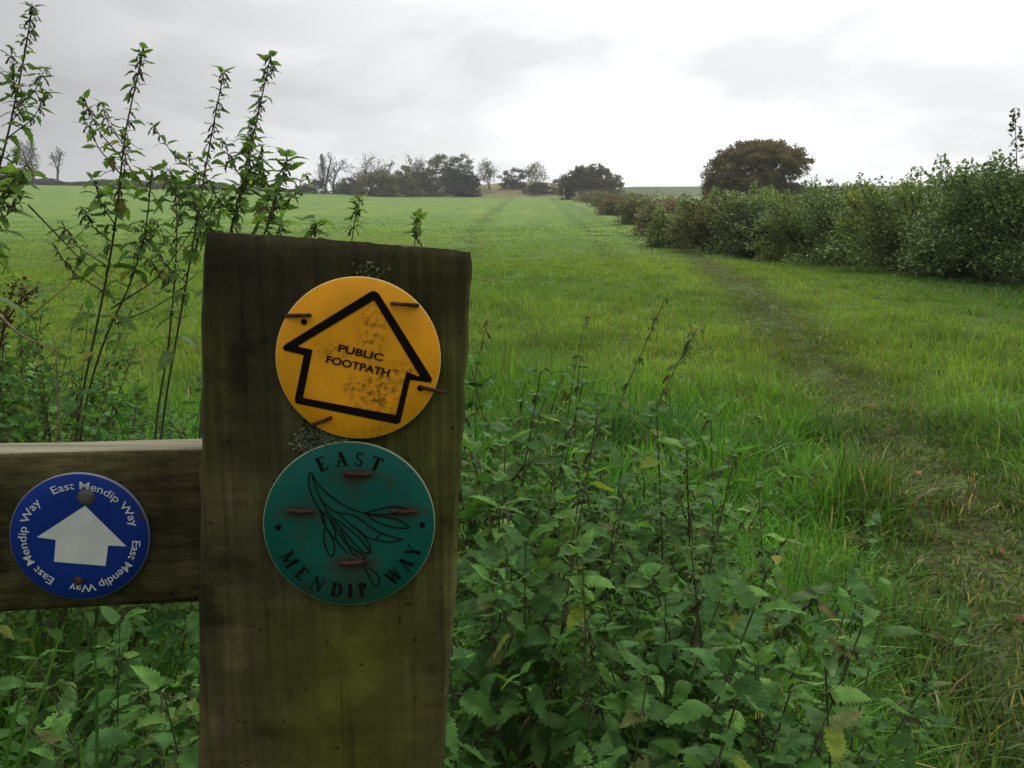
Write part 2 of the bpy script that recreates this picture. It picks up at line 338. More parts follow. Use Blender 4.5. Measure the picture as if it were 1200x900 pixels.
# straw-coloured bank on the crest and a far green hill
def bank_z(X, Y):
    px = 600 + X / Y * F * .99
    return H(X, Y) - .5 + 5.9 * np.exp(-(np.where(px < 632, (px - 632) / 135, (px - 632) / 48) ** 2) ** 1.3) * sstep(222, 250, Y) * (1 - sstep(262, 290, Y))
def bank_mat(name, stops, sc):
    m, nt, b, o = mat_base(name); g = N(nt, 'ShaderNodeNewGeometry'); n = N(nt, 'ShaderNodeTexNoise', i_Scale=sc, i_Detail=7.0, i_Roughness=.65)
    nt.links.new(g.outputs['Position'], n.inputs['Vector']); r = ramp(nt, stops, n.outputs[0]); nt.links.new(r.outputs[0], b.inputs['Base Color']); b.inputs['Roughness'].default_value = .95; b.inputs['Specular IOR Level'].default_value = .05
    return m
tag(sheet('bank', np.linspace(-70, 50, 100), np.linspace(218, 295, 50), bank_z, bank_mat('dry_bank_grass', [(.35, (.12, .13, .055)), (.5, (.235, .20, .10)), (.68, (.29, .25, .14))], .35)), kind='structure')
tag(sheet('hill', np.linspace(-20, 420, 90), np.linspace(300, 620, 40), lambda X, Y: 22 + 23.5 * sstep(300, 390, Y) * sstep(-15, 60, X) + np.clip(X, 0, 200) * .004, bank_mat('hill_grass', [(.35, (.085, .11, .045)), (.65, (.115, .14, .055))], .04)), kind='structure')

# ------------------------------------------------------------------ grass
TRAM = []
for line in ([(668, 240), (690, 250), (722, 266), (770, 296)], [(652, 240), (668, 252), (690, 270), (722, 304)], [(575, 240), (560, 262), (540, 300)]):
    q_ = np.array([hit(*p)[:2] for p in line]); q_ = q_[np.argsort(q_[:, 1])]; TRAM.append(q_)
def tram(x, y):
    out = np.zeros(len(x))
    for q_ in TRAM: out = np.maximum(out, np.exp(-((x - np.interp(y, q_[:, 1], q_[:, 0])) / (.30 + .004 * y)) ** 2) * (y > q_[0, 1]))
    return out
rng = np.random.default_rng(11)
def blades(geo, P, h, wd, az, lean, col, lod):
    n = len(P); d = np.stack([np.cos(az), np.sin(az), np.zeros(n)], 1)
    sa = az + math.pi / 2 + rng.normal(0, .5, n); sd_ = np.stack([np.cos(sa), np.sin(sa), np.zeros(n)], 1)
    fr = {3: [(0, 1), (.38, .95), (.72, .7), (1, 0)], 2: [(0, 1), (.55, .85), (1, 0)], 1: [(0, 1), (1, 0)]}[lod]
    rows = []
    for (t, ww) in fr:
        ctr = P + d * (lean * h * t ** 1.8)[:, None] + np.array([0, 0, 1.0]) * (h * (t - .42 * np.clip(lean, 0, 1.3) * t ** 2.2))[:, None]
        if ww > 0: rows += [ctr - sd_ * (wd * ww * .5)[:, None], ctr + sd_ * (wd * ww * .5)[:, None]]
        else: rows.append(ctr)
    k = len(rows); V = np.stack(rows, 1).reshape(-1, 3); b0 = np.arange(n)[:, None] * k
    Q = [np.concatenate([b0 + 2 * q, b0 + 2 * q + 1, b0 + 2 * q + 3, b0 + 2 * q + 2], 1) for q in range(lod - 1)]
    T = np.concatenate([b0 + k - 3, b0 + k - 2, b0 + k - 1], 1)
    geo.add(V, np.vstack(Q) if Q else None, T, np.repeat(col, k, 0))
def grass_colour(x, y, n, pd):
    r = np.hypot(x, y); a = vnoise(x * .9, y * .9, 21); b = vnoise(x * .22 + 3, y * .16, 22)
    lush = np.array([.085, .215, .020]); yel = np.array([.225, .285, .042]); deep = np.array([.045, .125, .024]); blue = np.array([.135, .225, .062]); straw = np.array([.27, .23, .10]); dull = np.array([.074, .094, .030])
    ky = sstep(4.2, 8, r) * (1 - sstep(22, 85, r)) * np.clip(.58 + .55 * (b - .4), 0, 1)
    c = lush[None] * (1 - ky)[:, None] + yel[None] * ky[:, None]
    a2 = vnoise(x * 2.3, y * 2.3, 24); c = c * (.78 + .44 * vnoise(x * 4.1, y * 2.8, 26))[:, None]; kd = np.clip((.6 * a + .4 * a2 - .50) * 3.2, 0, .85) * (1 - .6 * sstep(5, 9, r)) * (1 - sstep(10, 30, r)); c = c * (1 - kd)[:, None] + deep * kd[:, None]
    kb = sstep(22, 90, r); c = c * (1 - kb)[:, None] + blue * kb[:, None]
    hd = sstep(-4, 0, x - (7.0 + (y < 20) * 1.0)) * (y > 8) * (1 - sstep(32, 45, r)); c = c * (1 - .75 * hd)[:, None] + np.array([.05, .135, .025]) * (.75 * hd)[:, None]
    kp = np.exp(-(pd / .46) ** 2) * (1 - sstep(20, 34, r)); dm = sstep(.3, 1.2, x - .8) * (1 - sstep(3.4, 5.2, r)) * .85
    kk_ = np.maximum(kp * .75 * (.6 + .7 * vnoise(x * 1.3, y * .8, 27)), dm); c = c * (1 - kk_)[:, None] + dull * kk_[:, None]
    ps = .03 + .10 * kp + .12 * dm; s_ = rng.random(n) < ps; c[s_] = straw * (.55 + .6 * rng.random((s_.sum(), 1)))
    sr = vnoise((x - .092 * y) * .55, y * .012 + 4, 41); sf = sstep(14, 40, r); c = 1.1 * c * (1 + ((sr - .5) * sf * .5)[:, None] * np.array([1.5, 1.0, .4])); vr = (.85 * (1 - .62 * sstep(4, 11, r)))[:, None]; c = c * (1 - .38 * tram(x, y))[:, None]; return c * (1 - vr / 2 + vr * rng.random((n, 1))) * (1 + .12 * rng.normal(0, 1, (n, 3)) * np.array([1, .4, .6]))
def grass_band(geo, n_tufts, r0, r1, kb, spread, hmul, wmin, lod, power):
    u = rng.random(n_tufts)
    if power == 2: rr = r0 * (r1 / r0) ** u
    else: e = 2 - power; rr = (r0 ** e + u * (r1 ** e - r0 ** e)) ** (1 / e)
    th = rng.uniform(R(-50), R(50), n_tufts); cx = rr * np.sin(th); cy = rr * np.cos(th)
    ok = cy > .5; cx, cy, rr = cx[ok], cy[ok], rr[ok]
    tc_ = vnoise(cx * 1.7, cy * 1.7, 31); tc_ = .5 + (tc_ - .5) * (1 - .8 * sstep(10, 30, rr)); th_ = (.55 + .9 * tc_) * hmul * (.8 + .4 * rng.random(len(cx)))
    x = np.repeat(cx, kb); y = np.repeat(cy, kb); hh = np.repeat(th_, kb); n = len(x); r = np.repeat(rr, kb)
    ax = rng.random(n) * 2 * math.pi; sp = spread * np.sqrt(rng.random(n)) * (1 + r / 15); x = x + np.cos(ax) * sp; y = y + np.sin(ax) * sp
    pd = path_dist(x, y); kp = np.exp(-(pd / .42) ** 2) * (1 - sstep(22, 40, r))
    dm = sstep(.5, 1.4, x - .9) * (1 - sstep(3.2, 4.6, r)); h = hh * (1 - .62 * kp) * (1 - .58 * dm) * (.6 + .7 * rng.random(n))
    far = 1 - .35 * sstep(6, 14, r); h = h * far * (1 - .75 * sstep(35, 80, r)) * (.75 + .75 * vnoise(x * 2.3, y * 2.3, 24) ** 1.5 * (1 - .5 * sstep(12, 30, r)))
    keep = rng.random(n) > .06 * kp * (1 - sstep(9, 18, r))
    if lod == 3: keep &= ~((x < .75 - .1 * y) & (x > -.55) & (y < 1.9) & (rng.random(n) < .75))
    x, y, h, r, ax, pd = x[keep], y[keep], h[keep], r[keep], ax[keep], pd[keep]; n = len(x)
    ln = np.clip(rng.normal(.55, .35, n), .05, 1.35); az = ax + rng.normal(0, .7, n)
    wd = np.maximum(wmin, .0011 * r) * (.6 + .8 * rng.random(n))
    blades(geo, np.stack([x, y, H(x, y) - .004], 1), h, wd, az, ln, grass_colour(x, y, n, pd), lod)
gg = Geo()
grass_band(gg, 8200, 1.15, 6.0, 12, .048, .25, .0072, 3, 1.3)
grass_band(gg, 22000, 4.6, 20, 10, .07, .135, .006, 2, 1.9)
grass_band(gg, 36000, 16, 80, 5, .12, .15, .009, 1, 1.85)
tag(gg.build('grass', M_GRASS), 'rough green and yellowish field grass growing up the slope', 'grass', kind='stuff')

# ------------------------------------------------------------------ leaf cards, crowns, branches
def cards(geo, P, size, col, up=.35, aspect=.5):
    n = len(P); nr = rng.normal(0, 1, (n, 3)); nr[:, 2] += up * 2; nr /= np.linalg.norm(nr, axis=1)[:, None]
    a = np.cross(nr, rng.normal(0, 1, (n, 3))); a /= np.linalg.norm(a, axis=1)[:, None]; b = np.cross(nr, a)
    s = (size * (.6 + .8 * rng.random(n)))[:, None] if np.ndim(size) == 0 else (size * (.6 + .8 * rng.random(n)))[:, None]
    V = np.stack([P - a * s * .5, P + b * s * aspect * .5 + nr * s * .06, P + a * s * .5 - nr * s * .1, P - b * s * aspect * .5 + nr * s * .06], 1).reshape(-1, 3)
    geo.add(V, np.arange(4 * n).reshape(-1, 4), None, np.repeat(col, 4, 0))
def crown(geo, blobs, n, size, pal, wts=None, shell=.55, clump=.0):
    """blobs: (cx,cy,cz,rx,ry,rz); leaves gather towards each lobe's outside, in clumps"""
    blobs = np.array(blobs, float); vol = (blobs[:, 3] * blobs[:, 5]) ** 1.0; k = rng.choice(len(blobs), n, p=vol / vol.sum())
    d = rng.normal(0, 1, (n, 3)); d /= np.linalg.norm(d, axis=1)[:, None]
    if clump:
        nc = max(6, int(n / 45)); kc = rng.choice(len(blobs), nc, p=vol / vol.sum()); dc = rng.normal(0, 1, (nc, 3)); dc /= np.linalg.norm(dc, axis=1)[:, None]
        rc = shell + (1.06 - shell) * rng.random(nc); cc = blobs[kc, :3] + dc * blobs[kc, 3:] * rc[:, None]
        pick = rng.integers(0, nc, n); P = cc[pick] + d * (clump * rng.random(n) ** .6)[:, None] * np.array([1, 1, .65]); cl_id = pick; hv = rng.random(nc)
    else:
        rr = shell + (1 - shell) * rng.random(n) ** .6; P = blobs[k, :3] + d * blobs[k, 3:] * rr[:, None]; cl_id = k; hv = rng.random(len(blobs))
    pal = np.array(pal); wts = np.ones(len(pal)) / len(pal) if wts is None else np.array(wts) / sum(wts)
    cum = np.cumsum(wts); base = np.minimum(np.searchsorted(cum, np.clip(hv[cl_id] * .7 + rng.random(n) * .3, 0, .999)), len(pal) - 1)
    c = pal[base] * (.75 + .5 * rng.random((n, 1)))
    cards(geo, P, size, c)
TW = [.03]
def limb(geo, p, d, L, r, lvl, spec, tips, col):
    kids, lens, rads, tw, up = spec; m = 5; P = [np.array(p, float)]; d = np.array(d, float); d /= np.linalg.norm(d)
    for k in range(m - 1):
        d = d + rng.normal(0, tw, 3) + np.array([0, 0, up[min(lvl, len(up) - 1)]]); d /= np.linalg.norm(d); P.append(P[-1] + d * L / (m - 1))
    P = np.array(P); last = lvl >= len(kids); rad = np.linspace(r, r * (.35 if not last else .3), m)
    geo[0 if lvl < 2 else 1].tube(P, rad, 7 if lvl == 0 else (4 if lvl < 2 else 3), col)
    tips.append(P[-1])
    if last: return
    for k in range(kids[lvl]):
        t = (.28 if lvl == 0 else .15) + (1 - (.28 if lvl == 0 else .15)) * (k + rng.random()) / kids[lvl]; t = min(t, .98)
        q = np.array([np.interp(t * (m - 1), np.arange(m), P[:, i]) for i in range(3)])
        seg = P[min(int(t * (m - 1)) + 1, m - 1)] - P[int(min(t * (m - 1), m - 2))]; seg /= np.linalg.norm(seg) + 1e-9
        a = rng.random() * 2 * math.pi + k * 2.4; s = np.cross(seg, [math.cos(a), math.sin(a), .2]); s /= np.linalg.norm(s)
        ang = rng.uniform(.55, .95); nd = seg * math.cos(ang) + s * math.sin(ang)
        limb(geo, q, nd, L * lens[lvl] * (1.15 - .55 * t) * rng.uniform(.75, 1.15), max(np.interp(t, [0, 1], [rad[0], rad[-1]]) * rads[lvl], TW[0]), lvl + 1, spec, tips, col)
def tree(name, px, base_py, top_py, Y, label, cat, bark=(.06, .05, .042), kids=(8, 6, 5, 3), trunk_f=.55, leaf=None, group=None, lean=0.0, ivy=False, rmin=1.0, spread=.55):
    b = at(px, base_py, Y); b[2] = min(b[2], Hs(b[0], Y)) - .3; top = at(px, top_py, Y)[2]; Ht = top - b[2]
    o = empty(name, b, label, cat, group); ga, gb = Geo(), Geo(); tips = []
    spec = (kids, (spread, .55, .5, .5), (.5, .6, .65, .7), .12, (.02, .10, .05, .03))
    limb((ga, gb), b, (lean, 0, 1), Ht * trunk_f * 1.15, Ht * .022 * rmin, 0, spec, tips, bark)
    # rescale so that the highest twig meets the height in the photograph
    mz = max(t[2] for t in tips); f = Ht / (mz - b[2])
    for gq in (ga, gb):
        gq.V = [(v - b) * f + b for v in gq.V]
    tips = (np.array(tips) - b) * f + b
    ga.build('trunk', M_BARK, o); gb.build('branches', M_BARK, o)
    if leaf:
        n, size, pal, rad = leaf; gl = Geo(); k = rng.integers(0, len(tips), n); d = rng.normal(0, 1, (n, 3)); P = tips[k] + d * rad
        pal = np.array(pal); ch = rng.random(len(tips)); c = pal[(np.clip(ch[k] * .75 + rng.random(n) * .25, 0, .999) * len(pal)).astype(int)] * (.75 + .5 * rng.random((n, 1)))
        P = P[(P[:, 2] > b[2] + .3)]; cards(gl, P, size, c[:len(P)]); gl.build('crown', M_TREELEAF, o)
    if ivy:
        gi = Geo(); t = rng.random(3500) ** .9; ax = rng.random(3500) * 6.28; rr = (.15 + 2.6 * vnoise(t * 13, ax * .9, 4) ** 2.2) * (1.1 - .85 * t)
        P = np.stack([b[0] + lean * t * Ht * .6 + np.cos(ax) * rr, b[1] + np.sin(ax) * rr, b[2] + t * Ht * .97], 1)
        cards(gi, P, .28, np.array([.05, .07, .03]) * (.7 + .6 * rng.random((3500, 1)))); gi.build('ivy', M_TREELEAF, o)
    return o
def bush(name, px, base_py, top_py, wpx, Y, label, cat, pal, n, size, group=None, nb=7, clump=.35, shoots=0, depth=None, wts=None, sz=.55, dome=False, stems=6, zlo=0.0):
    b = at(px, base_py, Y); b[2] = Hs(b[0], Y) - .05
    if 222 < Y < 262: b[2] = max(b[2], float(bank_z(b[0], Y)) - .1)
    t = at(px, top_py, Y); Ht = t[2] - b[2]; W = wpx / F * Y; D = depth or W * .8
    o = empty(name, b, label, cat, group); bl = []
    if dome:
        for k in range(nb):
            a = k * 2.4; q = math.sqrt((k + .5) / nb); x = math.cos(a) * q; y = math.sin(a) * q
            zz = math.sqrt(max(0, 1 - .9 * q * q)); bl.append((b[0] + x * W * .40, b[1] + y * D * .40, b[2] + Ht * (.32 + .48 * zz), W * .17, D * .17, Ht * .17))
        for k in range(nb):
            a = k * 2.4 + 1; bl.append((b[0] + math.cos(a) * W * .38, b[1] + math.sin(a) * D * .38, b[2] + Ht * .30, W * .15, D * .15, Ht * .20))
        bl.append((b[0], b[1], b[2] + Ht * .55, W * .38, D * .38, Ht * .36))
    else:
        for k in range(nb):
            x = rng.uniform(-.40, .40); y = rng.uniform(-.3, .3); z = rng.uniform(.18, .74) if k > 2 else (.2, .45, .72)[k]; rz = Ht * rng.uniform(.2, .28)
            bl.append((b[0] + x * W * (1.1 - .5 * z), b[1] + y * D, b[2] + Ht * min(z, 1 - rz / Ht), W * rng.uniform(.2, .3), D * rng.uniform(.25, .35), rz))
    if not dome:
        for k in range(6): bl.append((b[0] + (k / 5 - .5) * W * .85, b[1] - D * .12, b[2] + Ht * .13, W * .14, D * .25, Ht * .15))
    gs = Geo()
    for k in range(stems):
        q = bl[k % len(bl)]; p0 = b + np.array([rng.normal(0, W * .08), rng.normal(0, D * .06), 0]); p2 = np.array(q[:3]); pm = (p0 + p2) / 2 + rng.normal(0, W * .04, 3)
        gs.tube([p0, pm, p2], [W * .012 + .008, W * .009 + .006, W * .004 + .003], 4, (.045, .036, .026))
    if zlo: bl = [q for q in bl if q[2] > b[2] + Ht * zlo]
    gl = Geo(); crown(gl, bl, n, size, pal, wts, .5, clump)
    for k in range(shoots):     # whippy young shoots standing out of the top
        x = b[0] + rng.uniform(-.45, .45) * W; y = b[1] + rng.uniform(-.3, .3) * D; z0 = b[2] + Ht * rng.uniform(.72, .90); L = Ht * rng.uniform(.08, .24); ln = rng.normal(0, .12, 2)
        P = np.array([[b[0], b[1], b[2]]] + [[x + ln[0] * L * s, y + ln[1] * L * s, z0 + L * s] for s in np.linspace(0, 1, 5)]); gs.tube(P, np.linspace(.012, .004, 6), 3, (.06, .055, .03))
        m = 60; s = rng.random(m); rad = sz * .30 * (1.15 - .8 * s); a = rng.random(m) * 6.28
        Q = np.stack([x + ln[0] * L * s + np.cos(a) * rad, y + ln[1] * L * s + np.sin(a) * rad, z0 + L * s + rng.normal(0, .03, m)], 1)
        pl = np.array(pal); cards(gl, Q, size * 1.1, pl[rng.integers(0, len(pl), m)] * (.9 + .5 * rng.random((m, 1))))
    gs.build('stems', M_BARK, o); gl.build('foliage', M_LEAF if Y < 70 else M_TREELEAF, o)
    return o

# --- trees along the crest
BR = [(0.183, 0.168, 0.07), (0.159, 0.159, 0.068), (0.213, 0.193, 0.084)]
OL = [(0.144, 0.163, 0.054), (0.194, 0.188, 0.068), (0.11, 0.13, 0.046), (0.219, 0.195, 0.074)]
tree('bare_tree', 40, 217, 163, 225, 'large bare tree at the far left of the skyline', 'tree', rmin=1.3, kids=(12, 8, 6, 4), spread=.62)
tree('bare_tree', 69, 217, 172, 228, 'slim bare tree standing right of the large bare tree at far left', 'tree', kids=(8, 5, 5, 3), lean=-.02, spread=.45)
bush('thicket', 18, 222, 196, 34, 222, 'brown thicket at the foot of the far left bare trees', 'bush', [(.075, .062, .045), (.06, .052, .04)], 2600, .5, clump=1.0)
tree('ivy_clad_tree', 379, 236, 179, 214, 'tall narrow tree with its trunk wrapped in dark ivy on the skyline', 'tree', ivy=True, kids=(6, 4, 4, 3), spread=.4)
tree('bare_tree', 390, 236, 181, 218, 'bare spreading tree right beside the ivy wrapped trunk', 'tree', lean=.16, kids=(9, 6, 5, 4), spread=.62)
tree('bare_tree', 434, 236, 181, 220, 'bare twiggy tree between the ivy wrapped trunk and the wood', 'tree', kids=(9, 6, 6, 4), spread=.62, leaf=(500, .5, BR, .8))
bush('thicket', 372, 238, 210, 34, 216, 'low brown thicket under the ivy wrapped tree', 'bush', [(.075, .062, .045), (.06, .058, .04)], 2200, .5, clump=1.0)
for (px, tp, wpx, lab, pal, lv) in ((412, 209, 34, 'low olive bush at the left end of the hilltop wood', OL, 900), (440, 199, 40, 'brownish bush at the foot of the twiggy bare tree', BR, 1100), (468, 192, 40, 'dense olive tree at the left of the hilltop wood', OL, 1500),
        (494, 188, 44, 'brownish tree in the middle of the hilltop wood', BR, 1500), (527, 178, 46, 'tallest and broadest olive tree of the hilltop wood', OL, 2600), (548, 199, 26, 'small dark round tree at the right end of the hilltop wood', [(.03, .036, .02), (.045, .05, .026)], 800)):
    bush('woodland_tree', px, 239, tp, wpx * 1.18, (216 if px < 480 else 229) + rng.uniform(-4, 6), lab, 'tree', pal, lv * 6, .55, 'trees of the hilltop wood', nb=12, clump=1.15, depth=9, stems=10)
tree('bare_tree', 455, 236, 189, 226, 'thin bare tree behind the left part of the hilltop wood', 'tree', kids=(8, 6, 5, 4), spread=.6, leaf=(250, .5, BR, .8))
tree('bare_tree', 482, 236, 181, 224, 'thin bare tree rising out of the hilltop wood', 'tree', kids=(8, 6, 5, 4), spread=.6, leaf=(300, .5, BR, .8))
tree('round_tree', 576, 220, 190, 236, 'small round tree with a visible trunk just right of the wood', 'tree', kids=(8, 6, 4), spread=.62, leaf=(1500, .42, OL, .55))
bush('round_tree', 602, 222, 196, 32, 238, 'dark bushy tree in the gap along the bank top', 'tree', [(.035, .042, .024), (.05, .05, .03)], 3000, .5, nb=10, clump=1.0, stems=6)
tree('round_tree', 628, 220, 193, 240, 'rightmost small round tree on top of the straw bank', 'tree', kids=(8, 6, 4), spread=.6, leaf=(1600, .42, OL, .55))
bush('dark_scrub', 645, 236, 214, 60, 232, 'dark scrub below the rightmost tree of the bank', 'bush', [(.055, .06, .032), (.075, .072, .04)], 3000, .5, clump=1.0, depth=8)
bush('big_round_bush', 692, 240, 192, 74, 196, 'large rounded olive brown bush at the top of the field', 'bush', [(.085, .095, .042), (.118, .108, .048), (.14, .115, .05), (.07, .08, .038)], 20000, .52, nb=18, clump=.95, dome=True, depth=15)
bush('dark_scrub', 668, 238, 221, 16, 190, 'small dark shrub left of the large rounded bush', 'bush', [(.03, .04, .02)], 900, .4, clump=.6)
bush('pale_shrub', 690, 240, 222, 16, 176, 'small pale green shrub in front of the large rounded bush', 'bush', [(.075, .11, .045)], 900, .35, clump=.6)
# low hedge lines on the left horizon
g = Geo(); o = empty('horizon_hedge', at(150, 219, 228), 'long low dark hedge along the left skyline', 'hedge')
px = rng.uniform(-80, 372, 45000); hp = .8 + 1.5 * vnoise(px * .05, px * 0, 9); yb = 222 + rng.uniform(-2, 2, 45000)
P = np.array([at(a, 222, b) for a, b in zip(px, 227 + rng.uniform(-1, 1, 45000))]); P[:, 2] = H(P[:, 0], P[:, 1]) + rng.random(45000) ** 1.5 * hp
cards(g, P, .4, np.array([.075, .088, .042]) * (.7 + .6 * rng.random((45000, 1)))); g.build('foliage', M_TREELEAF, o)
bush('skyline_bush', 195, 222, 204, 40, 226, 'rounded brown bush on the left skyline between the tall nettles', 'bush', BR, 2500, .5, clump=.9)
# --- round brown tree behind the hedge
def oak():
    Y = 96; b = at(886, 250, Y); b[2] = Hs(b[0], Y); o = empty('autumn_tree', b, 'big round russet brown tree standing behind the hedge', 'tree')
    top = at(886, 165, Y)[2]; W = 122 / F * Y; Ht = top - b[2]; g1, g2 = Geo(), Geo(); tips = []
    limb((g1, g2), b, (0, 0, 1), Ht * .75, .38, 0, ((9, 6, 4), (.6, .55, .5), (.5, .6, .6), .1, (.02, .08, .04)), tips, (.05, .042, .035)); g1.build('trunk', M_BARK, o); g2.build('branches', M_BARK, o)
    bl = []
    for k in range(34):
        a = k * 2.4; q = math.sqrt((k + .5) / 34); zz = math.sqrt(max(0, 1 - q ** 2.7 * .97)); bl.append((b[0] + math.cos(a) * q * W * .42, b[1] + math.sin(a) * q * W * .42, b[2] + Ht * (.36 + .51 * zz), W * .115, W * .115, Ht * .13))
    for k in range(30):
        a = k * 2.4 + .6; q = .30 + .12 * rng.random(); bl.append((b[0] + math.cos(a) * W * q, b[1] + math.sin(a) * W * q, b[2] + Ht * (.14 + .30 * rng.random()), W * .11, W * .11, Ht * .12))
    for k in range(9): bl.append((b[0] + W * (.36 * math.cos(k * .7) if k else 0), b[1] + W * .30 * math.sin(k * .7), b[2] + Ht * .24, W * .15, W * .15, Ht * .16))
    bl.append((b[0], b[1], b[2] + Ht * .42, W * .36, W * .36, Ht * .30))
    gl = Geo(); crown(gl, bl, 84000, .28, [(.122, .118, .043), (.158, .130, .047), (.180, .134, .047), (.132, .124, .047), (.21, .152, .054)], (2, 3, 2, 2, .6), .35, .62); gl.build('crown', M_TREELEAF, o)
oak()
bush('far_dark_tree', 968, 240, 211, 32, 150, 'dark tree top showing behind the hedge right of the russet tree', 'tree', [(.034, .034, .024), (.05, .045, .03)], 3000, .4, clump=.8)
bush('far_dark_tree', 997, 240, 213, 26, 140, 'brownish tree top showing over the hedge, right of the dark one', 'tree', [(.055, .044, .03), (.06, .055, .03)], 2500, .4, clump=.8)

# --- hedge on the right of the field
GD = [(0.103, 0.164, 0.047), (0.144, 0.223, 0.061), (0.083, 0.125, 0.043), (0.188, 0.276, 0.077)]
GL = [(0.144, 0.22, 0.057), (0.203, 0.27, 0.072), (0.111, 0.159, 0.047), (0.247, 0.297, 0.09)]
GO = [(0.15, 0.168, 0.06), (0.196, 0.191, 0.074), (0.115, 0.124, 0.05)]
GY = [(0.18, 0.204, 0.042), (0.144, 0.18, 0.042), (0.102, 0.144, 0.036)]
GB = [(0.206, 0.147, 0.077), (0.161, 0.138, 0.069), (0.238, 0.18, 0.098)]
HG = 'shrubs of the field hedge'
hs = [  # px, base, top, width, Y, palette, leaves, size, shoots, label
    (1250, 330, 182, 150, 13.2, GD, 26000, .07, 6, 'tall dark green hedge shrub cut by the right edge'),
    (1160, 326, 196, 150, 14.2, GD, 30000, .068, 7, 'tall leafy hedge shrub at the right with a shoot rising highest of all'),
    (1075, 316, 208, 140, 15.8, GL, 26000, .07, 7, 'green hedge shrub second in from the right, with upright shoots'),
    (1000, 309, 217, 120, 18.2, GD, 20000, .072, 5, 'dark green hedge shrub right of the yellow leaved bush'),
    (945, 304, 223, 96, 20.5, GL, 15000, .075, 4, 'mid green hedge shrub in front of the far dark tree tops'),
    (893, 301, 236, 70, 22.0, [(.034, .056, .022), (.05, .08, .026)], 8000, .09, 0, 'darkest low hedge shrub below the russet tree'),
    (872, 298, 224, 78, 24.2, GL, 15000, .085, 4, 'light green hedge shrub in front of the russet tree'),
    (836, 296, 229, 70, 25.5, GO, 13000, .085, 2, 'olive hedge shrub left of the light green one'),
    (803, 291, 234, 58, 28.0, GL, 11000, .095, 2, 'green shrub at the bend of the hedge'),
    (780, 277, 231, 56, 38.0, GB, 9000, .13, 0, 'russet brown hedge shrub beyond the bend'),
    (760, 262, 231, 52, 54.0, GO, 8000, .17, 0, 'olive hedge shrub beyond the russet one'),
    (737, 251, 231, 44, 78.0, GB, 6500, .24, 0, 'brownish low hedge shrub halfway up the field edge'),
    (715, 245, 230, 34, 110.0, GO, 3500, .3, 0, 'olive low hedge shrub near the top of the field edge'),
    (700, 240, 228, 30, 150.0, GB, 3000, .35, 0, 'farthest brownish shrub of the field edge hedge')]
for (px, bp_, tp, wpx, Y, pal, n, sz, sh, lab) in hs:
    bush('hedge_shrub', px, bp_, tp, wpx * 1.3, Y, lab, 'shrub', pal, n, sz, HG, nb=13, clump=.34 * max(1, Y / 22), shoots=sh * 3 + (5 if Y < 30 else 0), depth=max(1.6, wpx / F * Y * .8), stems=9)
bush('yellow_bush', 991, 262, 222, 24, 16.7, 'yellow leaved spray showing near the top of the hedge', 'shrub', [(.30, .33, .05), (.24, .28, .05), (.36, .35, .06)], 420, .085, HG, clump=.22, depth=.6, zlo=.55, stems=1)
bush('yellow_bush', 890, 262, 216, 34, 27, 'pale yellow green shoots over the hedge before the russet tree', 'shrub', GL + GY[2:], 2200, .12, HG, clump=.25, shoots=4)

# --- a single shoot standing high above the hedge at the right edge
def high_shoot():
    b = at(1192, 215, 14.0); o = empty('tall_shoot', b, 'lone leafy shoot standing highest above the right end of the hedge', 'shoot'); g, gl = Geo(), Geo()
    t = at(1189, 128, 14.0); s = np.linspace(0, 1, 10); base = at(1196, 300, 14.0); P = base + (t - base) * s[:, None]; g.tube(P, np.linspace(.018, .005, 10), 4, (.06, .05, .03))
    m = 120; q = .3 + .7 * rng.random(m) ** .8; a = rng.random(m) * 6.28; r = .15 * (1.2 - .8 * q); Q = base + (t - base) * q[:, None] + np.stack([np.cos(a) * r, np.sin(a) * r, rng.normal(0, .02, m)], 1)
    cards(gl, Q, .10, np.array([.06, .085, .03]) * (.7 + .7 * rng.random((m, 1)))); g.build('stem', M_BARK, o); gl.build('foliage', M_LEAF, o)
high_shoot()

# ------------------------------------------------------------------ nettles
def leaf_template(nt_=9, wmax=.31):
    j = np.arange(2 * nt_ + 1); t = j / (2 * nt_); w_ = t ** .42 * (1 - t) ** 1.05; w_ = w_ / w_.max() * wmax
    w_ = np.where(j % 2 == 1, w_ * 1.14, w_ * .82); w_[0] = .03; w_[-1] = 0.0
    x = t - .10 * np.exp(-((t - .12) / .10) ** 2); xe = x + np.where(j % 2 == 1, .026, -.006)
    n = len(j); rib = np.stack([t, 0 * t, 0 * t], 1); le = np.stack([xe, w_, 0 * t], 1); ri = np.stack([xe, -w_, 0 * t], 1)
    ml = (rib + le) / 2 ; mr = (rib + ri) / 2
    V = np.vstack([rib, ml, le, mr, ri]); k = np.arange(n - 1)
    Q = np.vstack([np.stack([k, k + 1, n + k + 1, n + k], 1), np.stack([n + k, n + k + 1, 2 * n + k + 1, 2 * n + k], 1), np.stack([k + 1, k, 3 * n + k, 3 * n + k + 1], 1), np.stack([3 * n + k + 1, 3 * n + k, 4 * n + k, 4 * n + k + 1], 1)])
    return V, Q, V[:, :2].copy()
LT = {9: leaf_template(9), 6: leaf_template(6, .30), 4: leaf_template(4, .27)}
